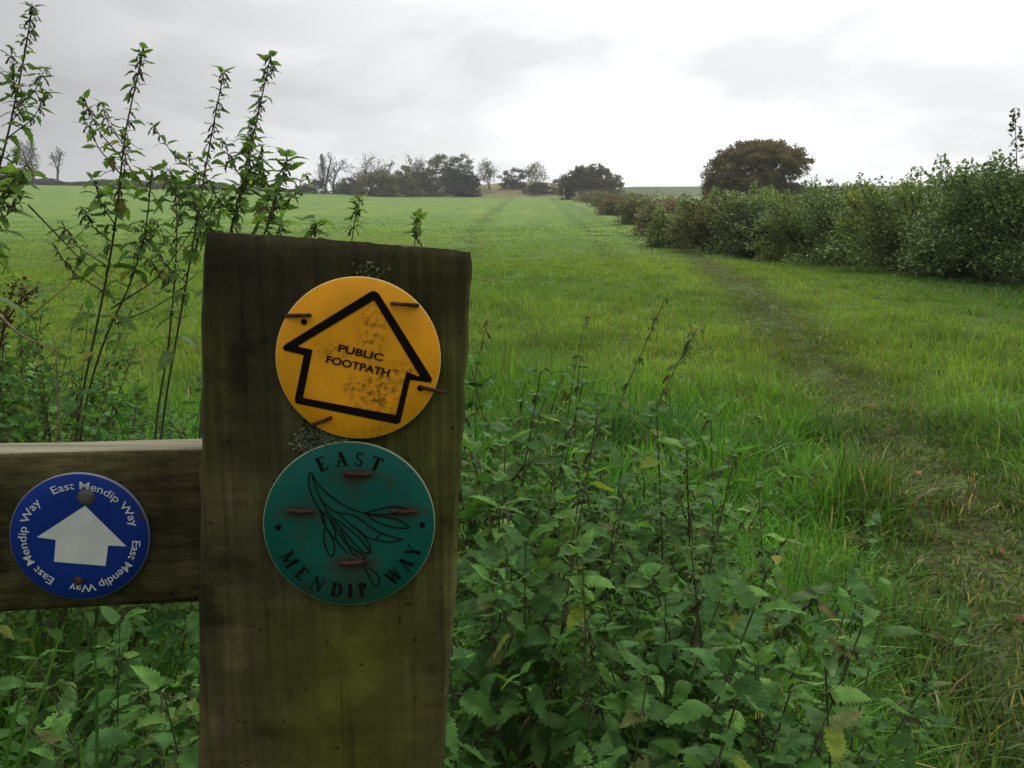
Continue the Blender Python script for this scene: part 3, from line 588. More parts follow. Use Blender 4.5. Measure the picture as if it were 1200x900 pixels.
def leaf(geo, p, az, pitch, L, droop, col, lod, rl=None, wide=1.0):
    V, Q, U = LT[lod]; r = rl or random
    x, y = V[:, 0], V[:, 1] * wide; ay = np.abs(y); roll = r.gauss(0, .30) + r.gauss(0, .35) * x; fold = r.uniform(.05, .6); y = y + r.gauss(0, .10) * x * x; cu_ = r.gauss(0, .5)
    z = fold * ay - (0.9 + cu_) * ay * ay - droop * x * x + r.gauss(0, .05) * np.sin(x * 6.0 + r.random() * 6) + .012 * np.sin(x * 23 + r.random() * 6) * (ay > .05)
    cr, sr = np.cos(roll), np.sin(roll); y2 = y * cr - z * sr; z2 = y * sr + z * cr; cp, sp = math.cos(pitch), math.sin(pitch)
    x3 = x * cp - z2 * sp; z3 = x * sp + z2 * cp; ca, sa = math.cos(az), math.sin(az)
    W = np.stack([x3 * ca - y2 * sa, x3 * sa + y2 * ca, z3], 1) * L + p
    geo.add(W, Q, None, col, U)
LEAFC = [(.066, .118, .026), (.084, .145, .030), (.050, .098, .022), (.105, .165, .036), (.075, .115, .034), (.058, .104, .030)]
def leaf_col(r, old=.06, tone=1.0):      # tone may be one number or one per channel
    q = r.random()
    if q < old: c = r.choice([(.16, .17, .025), (.11, .10, .03), (.19, .17, .03), (.085, .065, .03)])
    else: c = r.choice(LEAFC)
    f = r.uniform(.78, 1.2) * tone; return np.array(c) * f
def tassel(geo, p, az, L, r, col):
    m = 7; s = np.linspace(0, 1, m); P = np.array([[p[0] + math.cos(az) * L * .55 * k, p[1] + math.sin(az) * L * .55 * k, p[2] + L * (.12 * k - .85 * k * k)] for k in s])
    rd = np.where(np.arange(m) % 2 == 1, .0019, .0008) * r.uniform(.8, 1.4); geo.tube(P, rd, 4, col)
def stem_pts(pts, m=22):
    pts = np.array(pts, float); k = len(pts); tt = np.linspace(0, k - 1, m)
    out = np.stack([np.interp(tt, np.arange(k), pts[:, i]) for i in range(3)], 1)
    if k > 2:
        kk = np.hanning(7); kk /= kk.sum(); pad = np.vstack([2 * out[0] - out[3:0:-1], out, 2 * out[-1] - out[-2:-5:-1]])
        out = np.stack([np.convolve(pad[:, i], kk, mode='valid') for i in range(3)], 1)
    return out
def grow_nettle(gs, gl, gt, pts, r, rad, nodes, Lf, lod=9, start=.12, axil=.7, tass=.5, stemc=(.055, .060, .028), tone=1.0, old=.06, pitch0=.15, branches=(), drop_low=0.0, droop0=.25):
    P = stem_pts(pts); m = len(P); gs.tube(P, np.linspace(rad, rad * .4, m), 5, stemc)
    phi = r.random() * 6.28
    for k in range(nodes):
        t = start + (1 - start) * (k / (nodes - 1)) ** .80; p = np.array([np.interp(t * (m - 1), np.arange(m), P[:, i]) for i in range(3)])
        phi += math.pi / 2 + r.gauss(0, .2); L = Lf(t)
        for s in (0, math.pi):
            if r.random() < drop_low * (1 - t) ** .7: continue
            az = phi + s + r.gauss(0, .2); pt = pitch0 - .5 * (1 - t) + r.gauss(0, .30) + (.35 if t > .93 else 0); l = L * r.uniform(.78, 1.15)
            pl = l * r.uniform(.25, .42) * (.4 if t > .93 else 1); q = p + np.array([math.cos(az) * pl * .9, math.sin(az) * pl * .9, pl * .35])
            if pl > .006: gs.tube([p, (p + q) / 2 + [0, 0, pl * .06], q], [.0011, .0009, .0007], 3, (.06, .075, .03))
            leaf(gl, q, az, pt, l, r.uniform(.5, 1.6) * droop0 * (1.3 - .6 * t), leaf_col(r, old * (1.8 - 1.3 * t), tone), lod, r, r.uniform(.70, .98))
            if r.random() < axil:
                for _ in range(2):
                    a2 = az + r.gauss(0, .8); leaf(gl, p + np.array([math.cos(a2) * .006, math.sin(a2) * .006, .004]), a2, r.uniform(.0, .8), l * r.uniform(.22, .42), .3, leaf_col(r, .03, tone * 1.1), 4, r)
            if gt is not None and t > .4 and r.random() < tass:
                for _ in range(r.randint(1, 3)): tassel(gt, p, az + r.gauss(0, .7), r.uniform(.010, .028), r, r.choice([(.085, .085, .04), (.07, .06, .03), (.10, .105, .05)]))
    for (tb, ba, bl, bn) in branches:
        p = np.array([np.interp(tb * (m - 1), np.arange(m), P[:, i]) for i in range(3)]); e = p + np.array([math.cos(ba) * bl * .7, math.sin(ba) * bl * .7, bl * .75]); md = (p + e) / 2 + np.array([math.cos(ba) * bl * .1, math.sin(ba) * bl * .1, -bl * .05])
        grow_nettle(gs, gl, gt, [p, md, e], r, rad * .5, bn, lambda t: Lf(min(1, tb + .05)) * (1.0 - .40 * t), 6 if lod == 9 else 4, .25, axil, tass, stemc, tone, old, pitch0, ())
def finish(o, gs, gl, gt):
    gs.build('stem', M_STEM, o); gl.build('leaves', M_NETTLE, o)

# prototypes for the patches, grown at the origin
NG = 'nettles crowded in the patch beside the post'
def proto(seed, h, lean, nodes, L0, br, tone=1.0):
    r = random.Random(seed); o = empty('nettle', (0, 0, 0), 'green stinging nettle crowded in the big patch right of the post', 'nettle', NG); gs, gl = Geo(), Geo(); gt = gs
    lean *= 1.15; a = r.random() * 6.28; pts = [(0, 0, 0), (lean * .2 * math.cos(a), lean * .2 * math.sin(a), h * .5), (lean * math.cos(a), lean * math.sin(a), h)]
    grow_nettle(gs, gl, gt, pts, r, .0026, nodes, lambda t: L0 * (1.0 if t < .7 else 1.0 - 1.0 * (t - .7)), 9, .16, .75, .35, (.072, .066, .034) if seed % 2 else (.075, .095, .036), tone, .06, .0, [(r.uniform(.3, .75), r.random() * 6.28, r.uniform(.12, .26), 5) for _ in range(br)])
    finish(o, gs, gl, gt); return o
protos = [proto(1, .9, .10, 16, .050, 3, np.array([1.08, 1.36, 1.2])), proto(2, .88, .16, 15, .058, 3, np.array([.98, 1.30, 1.2])), proto(3, .92, .22, 17, .045, 4, np.array([1.25, 1.42, 1.2])), proto(4, .85, .08, 16, .050, 3, np.array([1.08, 1.34, 1.2])), proto(5, .9, .17, 17, .044, 4, np.array([1.25, 1.4, 1.2])), proto(6, .86, .14, 15, .062, 3, np.array([1.0, 1.36, 1.2]))]
used = set()
def place_nettle(k, x, y, top_z, rz, label, group, rs=1.0):
    o = protos[k] if k not in used else copy_tree(protos[k]); used.add(k)
    z = Hs(x, y) - .01; f = (top_z - z) / .9; o.location = (x, y, z); o.rotation_euler = (rr_.gauss(0, .05), rr_.gauss(0, .05), rz); u = min(1.0, max(.78, f)); o.scale = (rs * u, rs * u, f)
    tag(o, label, 'nettle', group); return o
rr_ = random.Random(5)
LABR = 'green stinging nettle crowded in the big patch right of the post'
n_ = 0
pos = []
tries = 0
while n_ < 84 and tries < 9000:
    tries += 1
    y = rr_.uniform(.62, 2.0); x = rr_.uniform(-.10, .85)
    px = 600 + x / y * F * .99
    edge = 630 + 385 * ((2.0 - y) / 1.38) ** .8 + 90
    if px < 515 or px > edge: continue
    if y < .85 and px < 560: continue
    if any((x - a) ** 2 + (y - b) ** 2 < (.066 if y < 1.15 else .085) ** 2 for a, b in pos): continue
    pos.append((x, y)); cut = max(0, (px - (edge - 260)) / 260)
    top = .97 + rr_.gauss(0, .08) + .10 * min(1, max(0, (y - 1.1) / .5)) - .24 * cut - .12 * max(0, 1.0 - y)
    place_nettle((n_ % 6) if y > 1.1 else (5, 1, 0, 5, 1, 3)[n_ % 6], x, y, max(top, .38), rr_.random() * 6.28, LABR, NG, rr_.uniform(.85, 1.2)); n_ += 1
# low nettles under and behind the rail on the left
LABL = 'dark green nettle growing below the rail and left of the post'; GL_ = 'nettles below and behind the rail'
pos2 = []; n_ = 0; tries = 0
while n_ < 30 and tries < 4000:
    tries += 1; y = rr_.uniform(.72, 1.55); x = rr_.uniform(-.98, -.30)
    if x / y < -.78 or x / y > -.36: continue
    if any((x - a) ** 2 + (y - b) ** 2 < .08 ** 2 for a, b in pos2): continue
    pos2.append((x, y)); place_nettle(n_ % 6, x, y, .74 + rr_.gauss(0, .08) + .10 * (y > 1.1), rr_.random() * 6.28, LABL, GL_, rr_.uniform(.9, 1.15)); n_ += 1
LABB = 'bushy nettle in the undergrowth behind the rail at left'; GB_ = 'undergrowth nettles behind the rail'
pos3 = []; n_ = 0; tries = 0
while n_ < 84 and tries < 12000:
    tries += 1; y = rr_.uniform(1.6, 2.9); x = rr_.uniform(-2.1, -.7); px = 600 + x / y * F * .99
    if px < -60 or px > 240 or (px > 150 and rr_.random() < .5): continue
    if any((x - a) ** 2 + (y - b) ** 2 < .09 ** 2 for a, b in pos3): continue
    lim = 1.16 if px < 50 else (1.0 if px < 110 else .80)
    pos3.append((x, y)); place_nettle(n_ % 6, x, y, lim + rr_.gauss(0, .08), rr_.random() * 6.28, LABB, GB_, rr_.uniform(.85, 1.1)); n_ += 1

# individually grown nettles
def tall(name_label, pix, Y, seed, rad, nodes, Lf, ground=True, group=None, cat='nettle', **kw):
    r = random.Random(seed); P = [at(px, py, yy) for (px, py), yy in zip(pix, np.linspace(Y[0], Y[1], len(pix)))] if isinstance(Y, tuple) else [at(px, py, Y) for px, py in pix]
    if ground:
        d = P[0] - P[1]; z0 = Hs(P[0][0], P[0][1]); k = (P[0][2] - z0) / max(1e-3, -d[2]) if d[2] < 0 else 1; b = P[0] + d * min(k, 3) * .6; b[2] = Hs(b[0], b[1]) - .01; P = [b] + P
    o = empty('nettle', P[0], name_label, cat, group); gs, gl = Geo(), Geo(); gt = gs
    grow_nettle(gs, gl, gt, P, r, rad, nodes, Lf, **kw); finish(o, gs, gl, gt); return o
def Lt(low, mid, top):
    return lambda t: float(np.interp(t, [0, .35, .62, .78, .95, 1], [low * .8, low, mid, top, top, top * 1.25]))
DK = (.040, .030, .022)
def br(r, ts, L, az0=None, n=5): return [(t, (r.random() * 6.28 if az0 is None else az0 + r.gauss(0, .6)), r.uniform(.7, 1.2) * L, n) for t in ts]
ra = random.Random(3)
kwT = dict(lod=6, start=.30, axil=.85, tass=.7, stemc=(.060, .048, .030), drop_low=.2, old=.04, pitch0=.10, droop0=.38, tone=1.8)
tall('tall nettle stalk at the far left whose tip reaches the top edge', [(-70, 470), (-32, 300), (2, 190), (20, 110), (33, 40), (38, 8)], 1.75, 31, .0032, 22, Lt(.050, .046, .022), branches=br(ra, (.46, .5, .53, .56, .6, .63, .66, .69), .12), **kwT)
tall('tall nettle with a slim tip standing second from the left', [(85, 508), (112, 390), (136, 268), (145, 160), (160, 95), (168, 56)], 1.7, 32, .0032, 24, Lt(.050, .046, .023), branches=br(ra, (.40, .44, .48, .51, .54, .57, .60, .63, .66), .12), **kwT)
tall('tall nettle with drooping leaves third from the left', [(186, 508), (208, 390), (228, 275), (240, 200), (253, 130), (262, 86)], 1.8, 33, .0032, 24, Lt(.050, .046, .023), branches=br(ra, (.42, .46, .50, .53, .56, .59, .62, .65), .12), **kwT)
tall('rightmost tall nettle rising behind the left corner of the post', [(236, 420), (258, 320), (274, 255), (294, 172), (308, 108), (317, 66)], 1.75, 34, .0032, 24, Lt(.050, .046, .023), branches=br(ra, (.42, .46, .50, .53, .56, .59, .62, .65), .12), **kwT)
tall('shorter bushy nettle leaning out over the left corner of the post', [(250, 400), (285, 330), (310, 275), (328, 220), (336, 184)], 1.7, 35, .0034, 14, Lt(.052, .052, .045), branches=br(ra, (.6, .7, .78), .10), **{**kwT, 'start': .45})
tall('short nettle between the second and third tall ones', [(92, 500), (120, 400), (155, 330), (172, 265), (178, 200)], 1.75, 36, .0032, 14, Lt(.052, .052, .04), branches=br(ra, (.6, .7), .10), **{**kwT, 'start': .40})
tall('leafy nettle close behind the third tall one', [(180, 500), (196, 420), (205, 330), (208, 260), (205, 215)], 1.9, 37, .0032, 14, Lt(.055, .055, .045), branches=br(ra, (.6, .7, .8), .11), **{**kwT, 'start': .45})
tall('leafy nettle hanging in at the left edge under the tallest stalk', [(-40, 470), (-30, 390), (-18, 300), (0, 232), (22, 205)], 1.6, 38, .0032, 14, Lt(.065, .065, .05), branches=br(ra, (.6, .7, .8), .12, 0.0), **{**kwT, 'start': .40})
tall('small nettle tip poking up above the middle of the post top', [(405, 420), (410, 300), (415, 262), (421, 234)], 1.75, 39, .0022, 9, Lt(.03, .03, .022), **{**kwT, 'start': .72, 'drop_low': 0, 'tass': .5})
tall('small leafy nettle tip just above the post top, right of the middle one', [(480, 420), (484, 320), (486, 285), (489, 255)], 1.6, 40, .0022, 7, Lt(.03, .03, .028), **{**kwT, 'start': .80, 'drop_low': 0, 'tass': .4})
tall('low nettle tip at the post top right of the tall nettles', [(360, 420), (364, 330), (368, 292), (371, 260)], 1.65, 41, .0022, 7, Lt(.035, .035, .03), **{**kwT, 'start': .78, 'drop_low': 0, 'tass': .2})
tall('small nettle tip at the left half of the post top', [(308, 420), (312, 330), (318, 290), (330, 262)], 1.65, 47, .0022, 7, Lt(.045, .045, .03), **{**kwT, 'start': .70, 'drop_low': 0, 'tass': .2})
kwS = dict(lod=6, start=.22, axil=.6, tass=.45, stemc=(.075, .055, .036), drop_low=.7, old=.30, pitch0=-.2, droop0=.4)
tall('tall gone to seed nettle stalk with a dark tuft at its tip', [(668, 650), (700, 545), (735, 450), (758, 400), (779, 350)], 1.75, 42, .0022, 15, Lt(.045, .020, .014), **kwS)
tall('tall gone to seed nettle stalk ending in a flat pale leafy top', [(700, 640), (745, 530), (775, 465), (800, 415), (818, 384)], 1.7, 43, .0022, 14, Lt(.05, .026, .024), **kwS)
tall('bare brown nettle stalk left of the dark tufted one', [(648, 600), (662, 520), (670, 450), (678, 410), (686, 374)], 1.85, 44, .0020, 12, Lt(.045, .020, .018), **kwS)
tall('thin bare nettle stalk leaning right beyond the patch', [(800, 650), (835, 570), (862, 525), (886, 488)], 1.75, 45, .0020, 11, Lt(.045, .024, .018), **kwS)
tall('thin dark nettle stalk close to the right edge of the post', [(545, 560), (552, 480), (560, 420), (572, 376)], 1.9, 46, .0018, 10, Lt(.035, .016, .014), **kwS)
tall('nettle with a pale bare stem leaning right in front of the patch', [(596, 850), (622, 770), (645, 710), (664, 640)], 1.0, 48, .0030, 8, Lt(.04, .05, .055), **{**kwS, 'lod': 9, 'old': .08, 'tass': .3, 'drop_low': .6, 'pitch0': .05})
tall('nettle leaning far out to the right over the grass', [(830, 880), (870, 800), (915, 740), (958, 700)], 1.15, 49, .0032, 10, Lt(.06, .065, .05), **{**kwS, 'lod': 9, 'old': .12, 'tass': .3, 'drop_low': .3, 'pitch0': .0})

# loose stalks and dead growth behind the rail
def stalk(label, pix, Y, rad, col, name='dead_stalk', seeds=0, cat='stalk'):
    P = stem_pts([at(px, py, Y) for px, py in pix]); o = empty(name, P[0], label, cat); g = Geo(); g.tube(P, np.linspace(rad, rad * .45, len(P)), 5, col, True); g.build('stem', M_STEM, o)
    if seeds:
        gl = Geo(); t = .45 + .55 * rng.random(seeds); Q = np.stack([np.interp(t * (len(P) - 1), np.arange(len(P)), P[:, i]) for i in range(3)], 1) + rng.normal(0, .008, (seeds, 3)); cards(gl, Q, .009, np.array([.10, .055, .028]) * (.6 + .8 * rng.random((seeds, 1))), aspect=.8); gl.build('seed_head', M_DRYLEAF, o)
stalk('brown dried dock seed head at the left edge above the rail', [(-30, 560), (-12, 450), (4, 385), (22, 352), (44, 336)], 1.7, .003, (.09, .055, .03), 'dock_stalk', 130)
stalk('second brown dock seed head arching beside the first', [(-25, 560), (-8, 450), (2, 395), (10, 355), (20, 328)], 1.72, .003, (.09, .055, .03), 'dock_stalk', 80)
stalk('pale straw coloured stalk arching up to the left between nettles', [(34, 372), (60, 350), (82, 333), (90, 310)], 1.8, .0022, (.26, .22, .09))
stalk('pale dead bramble cane lying across the undergrowth', [(-10, 360), (20, 390), (50, 405), (70, 412)], 1.55, .003, (.22, .17, .10))
stalk('pale dead stem standing above the rail', [(70, 515), (68, 460), (66, 415), (62, 395)], 1.55, .0026, (.20, .15, .085))
stalk('dark bare cane leaning right across the nettle stems', [(33, 240), (62, 270), (98, 308), (126, 330)], 1.65, .0022, DK)
stalk('dark bare cane rising to the right behind the second tall nettle', [(130, 362), (180, 330), (205, 300), (240, 245)], 1.75, .002, DK)
stalk('thin dark cane crossing low behind the third tall nettle', [(134, 380), (178, 362), (210, 342), (232, 318)], 1.8, .0018, DK)

# ------------------------------------------------------------------ the fence: post and rail
class Plane:
    def __init__(s, px, py, Y, yaw):
        s.O = at(px, py, Y); s.N = np.array([math.sin(yaw), -math.cos(yaw), 0]); s.U = np.array([math.cos(yaw), math.sin(yaw), 0]); s.W = np.array([0, 0, 1.0])
    def uv(s, px, py):
        d = ray(px, py); t = np.dot(s.O - CAM, s.N) / np.dot(d, s.N); q = CAM + t * d - s.O; return np.array([np.dot(q, s.U), q[2]])
    def pt(s, u, v, w=0.0): return s.O + u * s.U + v * s.W + w * s.N
PF = Plane(390, 450, .40, R(5))
fence = empty('wooden_fence', PF.pt(0, -PF.O[2], -.05), 'weathered wooden post with a side rail carrying three waymark discs', 'fence')
def make_post():
    tl = PF.uv(233, 272); bl = PF.uv(229, 900); tr = PF.uv(555, 296); brr = PF.uv(522, 900); vb = -PF.O[2] - .15
    ext = lambda a, b: a[0] + (b[0] - a[0]) * (vb - a[1]) / (b[1] - a[1])
    Lb, Rb = ext(tl, bl), ext(tr, brr); Dp = .095; n_f, n_s, bev = 44, 10, .0035
    ring = [(f, 0.0) for f in np.linspace(0, 1, n_f)] + [(1.0, d) for d in np.linspace(.06, 1, n_s)] + [(f, 1.0) for f in np.linspace(1, 0, 20)[1:]] + [(0.0, d) for d in np.linspace(1, .06, n_s)[1:]]
    topc = np.array([PF.uv(*p) for p in [(233, 271), (300, 274.5), (380, 279.5), (460, 286.5), (556, 295)]])
    S = np.concatenate([np.linspace(0, .9, 30), np.linspace(.905, 1, 24)]); V = []
    nr = np.random.default_rng(4)
    jag = np.interp(np.linspace(0, 1, n_f), np.linspace(0, 1, 40), nr.normal(0, .00035, 40))
    for s in S:
        for k, (f, d) in enumerate(ring):
            vt = np.interp(f * (tr[0] - tl[0]) + tl[0], topc[:, 0], topc[:, 1]) + np.interp(f, np.linspace(0, 1, n_f), jag) + (.002 * math.sin(f * 9 + d * 4) - .004 * d) * (d > 0)
            v = vb + (vt - vb) * s; ul = Lb + (tl[0] - Lb) * s; ur = Rb + (tr[0] - Rb) * s
            # rounded arrises and a slightly worn surface
            ru = bev * (1 if f == 0 else (-1 if f == 1 else 0)) if d in (0.0, 1.0) else 0; u = ul + (ur - ul) * f + ru * .4
            w = -Dp * d - (bev if (d == 0.0 and f in (0.0, 1.0)) else 0)
            wear = .0009 * (vnoise(np.array([u * 90 + d * 50]), np.array([v * 22]), 8)[0] - .5); 
            edge = .0022 * (vnoise(np.array([v * 60]), np.array([f * 3 + d]), 12)[0] - .5) if f in (0.0, 1.0) else 0
            tp = .0022 * max(0, (s - .992) / .008)
            cu = tp * (1 if f == 0 else (-1 if f == 1 else 0)); cw = -tp if d == 0 else (tp if d == 1 else 0)
            V.append(PF.pt(u + edge + cu, v, w + wear + cw))
    V = np.array(V); m = len(ring); i, j = np.meshgrid(np.arange(len(S) - 1), np.arange(m), indexing='ij'); a = (i * m + j).ravel(); b = (i * m + (j + 1) % m).ravel()
    top0 = (len(S) - 1) * m; tri = []; inner = []
    c0 = V[top0:].mean(0)
    for k in range(m): inner.append(V[top0 + k] * .6 + c0 * .4 + np.array([0, 0, .0015 * math.sin(k)]))
    V = np.vstack([V, inner, c0[None]]); q2 = [(top0 + k, top0 + (k + 1) % m, len(S) * m + (k + 1) % m, len(S) * m + k) for k in range(m)]
    tri = [(len(S) * m + k, len(S) * m + (k + 1) % m, len(S) * m + m) for k in range(m)]
    g = Geo(); g.add(V, np.vstack([np.stack([a, b, b + m, a + m], 1), np.array(q2)]), tri); 
    zt = float(PF.pt(0, PF.uv(390, 280)[1])[2])
    o = g.build('post', wood_mat('post_wood', 2, (.030, .025, .012), (.078, .068, .029), (.088, .090, .020), .85, zt), fence); return o
post = make_post()
bpy.data.materials['post_wood']
RF = Plane(229, 620, .45, R(8))
def make_rail():
    vt = RF.uv(115, 530)[1]; vb = RF.uv(115, 715)[1]; ur = RF.uv(229, 620)[0] + .012; ul = ur - .95; Dp = .037
    n = 90; us = np.linspace(ul, ur, n); sec = [(0, 0.0), (.06, 0), (.3, 0), (.5, 0), (.7, 0), (.94, 0), (1, 0.0), (1, .08), (1, .35), (1, .65), (1, .92), (1, 1), (.9, 1), (.5, 1), (.1, 1), (0, 1), (0, .5)]
    V = []
    for u in us:
        for (f, d) in sec:
            wob = .0016 * (vnoise(np.array([u * 25]), np.array([f * 4 + d * 9]), 14)[0] - .5); bev = .0016 if (f in (0, 1) and d in (0.0, 1)) else 0
            V.append(RF.pt(u, vb + (vt - vb) * f + (wob if f in (0, 1) else 0) - bev * (1 if f else -1), -Dp * d - bev * (1 if d == 0 else -1) + (wob * .5 if d == 0 else 0)))
    m = len(sec); i, j = np.meshgrid(np.arange(n - 1), np.arange(m), indexing='ij'); a = (i * m + j).ravel(); b = (i * m + (j + 1) % m).ravel()
    V = np.array(V); T = []
    for e in (0, n - 1):
        V = np.vstack([V, V[e * m:(e + 1) * m].mean(0)[None]]); c = len(V) - 1
        T += [(e * m + k, e * m + (k + 1) % m, c) for k in range(m)]
    g = Geo(); g.add(V, np.stack([a, a + m, b + m, b], 1), T); return g.build('rail', wood_mat('rail_wood', 0, (.026, .021, .010), (.078, .063, .027), (.064, .066, .020), .6), fence, smooth=True)
rail = make_rail()
# lichen tuft between the two discs and at the rim of the upper one
def lichen(pts, n, seed):
    g = Geo(); r = np.random.default_rng(seed)
    for (px, py, s, cnt) in pts:
        c = PF.uv(px, py)
        for k in range(cnt):
            u = c[0] + r.normal(0, s); v = c[1] + r.normal(0, s * .55); rad = r.uniform(.0003, .0009); a = np.linspace(0, 2 * math.pi, 7)[:-1]
            nrm = r.normal(0, .5, 2); base = PF.pt(u, v, .0015 + abs(r.normal(0, .0010))); V = [base + PF.N * .0006] + [base + (PF.U * math.cos(t) + PF.W * math.sin(t)) * rad * r.uniform(.6, 1.3) + PF.N * (rad * .6 * (nrm[0] * math.cos(t) + nrm[1] * math.sin(t))) for t in a]
            g.add(V, None, [(0, 1 + q, 1 + (q + 1) % 6) for q in range(6)], np.array([.17, .20, .12]) * r.uniform(.25, 1.15))
    o = g.build('lichen', M_DRYLEAF, post, smooth=False); o['kind'] = 'stuff'; return o
lichen([(372, 512, .0048, 800), (392, 517, .0035, 380), (360, 522, .0030, 240), (432, 322, .005, 40), (425, 318, .004, 20)], 0, 3)

# ------------------------------------------------------------------ waymark discs
class Disc(Plane):
    def __init__(s, base, px, py, rx, lift):
        s.N, s.U, s.W = base.N, base.U, base.W; s.O = base.O; q = base.uv(px, py); s.O = base.pt(q[0], q[1], lift)
        q = s.uv(px, py); s.O = s.O + q[0] * s.U + q[1] * s.W; s.R = (s.uv(px + rx, py)[0] - s.uv(px - rx, py)[0]) / 2
def plate_geo(D, thick=.0028, bev=.0006):
    a = np.linspace(0, 2 * math.pi, 97)[:-1]; prof = [(D.R, -thick), (D.R, -bev), (D.R - bev, 0.0), (D.R * .6, 0.0), (D.R * .25, 0.0)]; V = []
    for (r, w_) in prof: V += [D.pt(r * math.cos(t), r * math.sin(t), w_) for t in a]
    m = 96; V = V + [D.pt(0, 0, 0)] + [D.pt(0, 0, -thick)]; Q = []; T = []
    for k in range(len(prof) - 1): Q += [(k * m + j, k * m + (j + 1) % m, (k + 1) * m + (j + 1) % m, (k + 1) * m + j) for j in range(m)]
    T = [((len(prof) - 1) * m + j, (len(prof) - 1) * m + (j + 1) % m, len(prof) * m) for j in range(m)] + [((j + 1) % m, j, len(prof) * m + 1) for j in range(m)]
    g = Geo(); g.add(V, Q, T); return g
def disc_mat(name, col, rim, stains, R_, rust=()):
    m, nt, b, o = mat_base(name); L = nt.links; t = N(nt, 'ShaderNodeTexCoord'); pos = t.outputs['Object']
    n = N(nt, 'ShaderNodeTexNoise', i_Scale=45.0, i_Detail=6.0, i_Roughness=.6); L.new(pos, n.inputs['Vector']); f = N(nt, 'ShaderNodeTexNoise', i_Scale=420.0, i_Detail=4.0); L.new(pos, f.inputs['Vector'])
    c = mixc(nt, 1.0, col, ramp(nt, [(.3, .86), (.7, 1.06)], n.outputs[0]).outputs[0], 'MULTIPLY')
    c = mixc(nt, ramp(nt, [(.60, 0.0), (.70, .45)], f.outputs[0]).outputs[0], c, tuple(.55 * v for v in col))
    for (cx, cz, rx, rz, sc, amt) in stains:
        mp = N(nt, 'ShaderNodeMapping'); mp.inputs['Location'].default_value = (-cx / rx, 0, -cz / rz); mp.inputs['Scale'].default_value = (1 / rx, 0, 1 / rz); L.new(pos, mp.inputs[0])
        ln = N(nt, 'ShaderNodeVectorMath', operation='LENGTH'); L.new(mp.outputs[0], ln.inputs[0])
        fall = N(nt, 'ShaderNodeMapRange'); fall.inputs[1].default_value = 1.0; fall.inputs[2].default_value = .25; L.new(ln.outputs['Value'], fall.inputs[0])
        q = N(nt, 'ShaderNodeTexNoise', i_Scale=sc, i_Detail=6.0, i_Roughness=.7); L.new(pos, q.inputs['Vector'])
        k = math_n(nt, 'MULTIPLY', math_n(nt, 'MULTIPLY', ramp(nt, [(.45, 0.0), (.62, 1.0)], q.outputs[0]).outputs[0], fall.outputs[0]), amt); c = mixc(nt, k, c, (.045, .025, .012))
    for (cx, cz, rx, rz, amt) in rust:
        mp = N(nt, 'ShaderNodeMapping'); mp.inputs['Location'].default_value = (-cx / rx, 0, -cz / rz); mp.inputs['Scale'].default_value = (1 / rx, 0, 1 / rz); L.new(pos, mp.inputs[0])
        ln = N(nt, 'ShaderNodeVectorMath', operation='LENGTH'); L.new(mp.outputs[0], ln.inputs[0]); fall = N(nt, 'ShaderNodeMapRange'); fall.inputs[1].default_value = 1.0; fall.inputs[2].default_value = .2; L.new(ln.outputs['Value'], fall.inputs[0])
        c = mixc(nt, math_n(nt, 'MULTIPLY', fall.outputs[0], amt), c, (.045, .024, .014))
    ln = N(nt, 'ShaderNodeVectorMath', operation='LENGTH'); L.new(pos, ln.inputs[0]); c = mixc(nt, math_n(nt, 'GREATER_THAN', ln.outputs['Value'], R_ - .0005), c, rim)
    L.new(c, b.inputs['Base Color']); b.inputs['Roughness'].default_value = .5; b.inputs['Specular IOR Level'].default_value = .18; return m
def poly_geo(D, outer, inner=None, w=.00035):
    """flat printed / raised shape given as matching loops of (u,v)"""
    g = Geo()
    if inner is None:
        V = [D.pt(u, v, w) for u, v in outer] + [D.pt(*np.mean(outer, 0), w)]; n = len(outer); g.add(V, None, [(k, (k + 1) % n, n) for k in range(n)])
    else:
        V = [D.pt(u, v, w) for u, v in outer] + [D.pt(u, v, w) for u, v in inner]; n = len(outer); g.add(V, [(k, (k + 1) % n, n + (k + 1) % n, n + k) for k in range(n)])
    return g
def text_mesh(s, bold=0.0):
    cu = bpy.data.curves.new('lettering_curve', 'FONT'); cu.body = s; cu.offset = bold; cu.resolution_u = 6; cu.fill_mode = 'FRONT'
    ob = bpy.data.objects.new('lettering_curve', cu); COL.objects.link(ob); dg = bpy.context.evaluated_depsgraph_get(); dg.update()
    me = bpy.data.meshes.new_from_object(ob.evaluated_get(dg)); V = np.array([v.co[:] for v in me.vertices]); Fc = [tuple(p.vertices) for p in me.polygons]
    bpy.data.objects.remove(ob); bpy.data.curves.remove(cu); bpy.data.meshes.remove(me)
    T = []
    for f in Fc: T += [(f[0], f[k], f[k + 1]) for k in range(1, len(f) - 1)]
    return V[:, :2], T
def nail(D, p0, p1, parent, rad=.0016, w0=.0012, w1=.0012, name='nail', mat=None):
    g = Geo(); a = D.pt(*p0, w0); b = D.pt(*p1, w1); s = np.linspace(0, 1, 7); P = a + (b - a) * s[:, None] + D.N * (np.sin(s * math.pi) * .0006)[:, None]
    P = np.vstack([D.pt(*p0, -.001)[None], P, D.pt(*p1, min(w1, -.001))[None]]); rr = np.array([rad * .9] + [rad] * 7 + [rad * .9]); g.tube(P, rr, 8, (1, 1, 1), True); return g.build(name, mat, parent)
def hole(D, p, r_, parent, mat, w=.0004):
    a = np.linspace(0, 2 * math.pi, 19)[:-1]; return poly_geo(D, [(p[0] + r_ * math.cos(t), p[1] + r_ * math.sin(t)) for t in a], None, w).build('nail_hole', mat, parent)
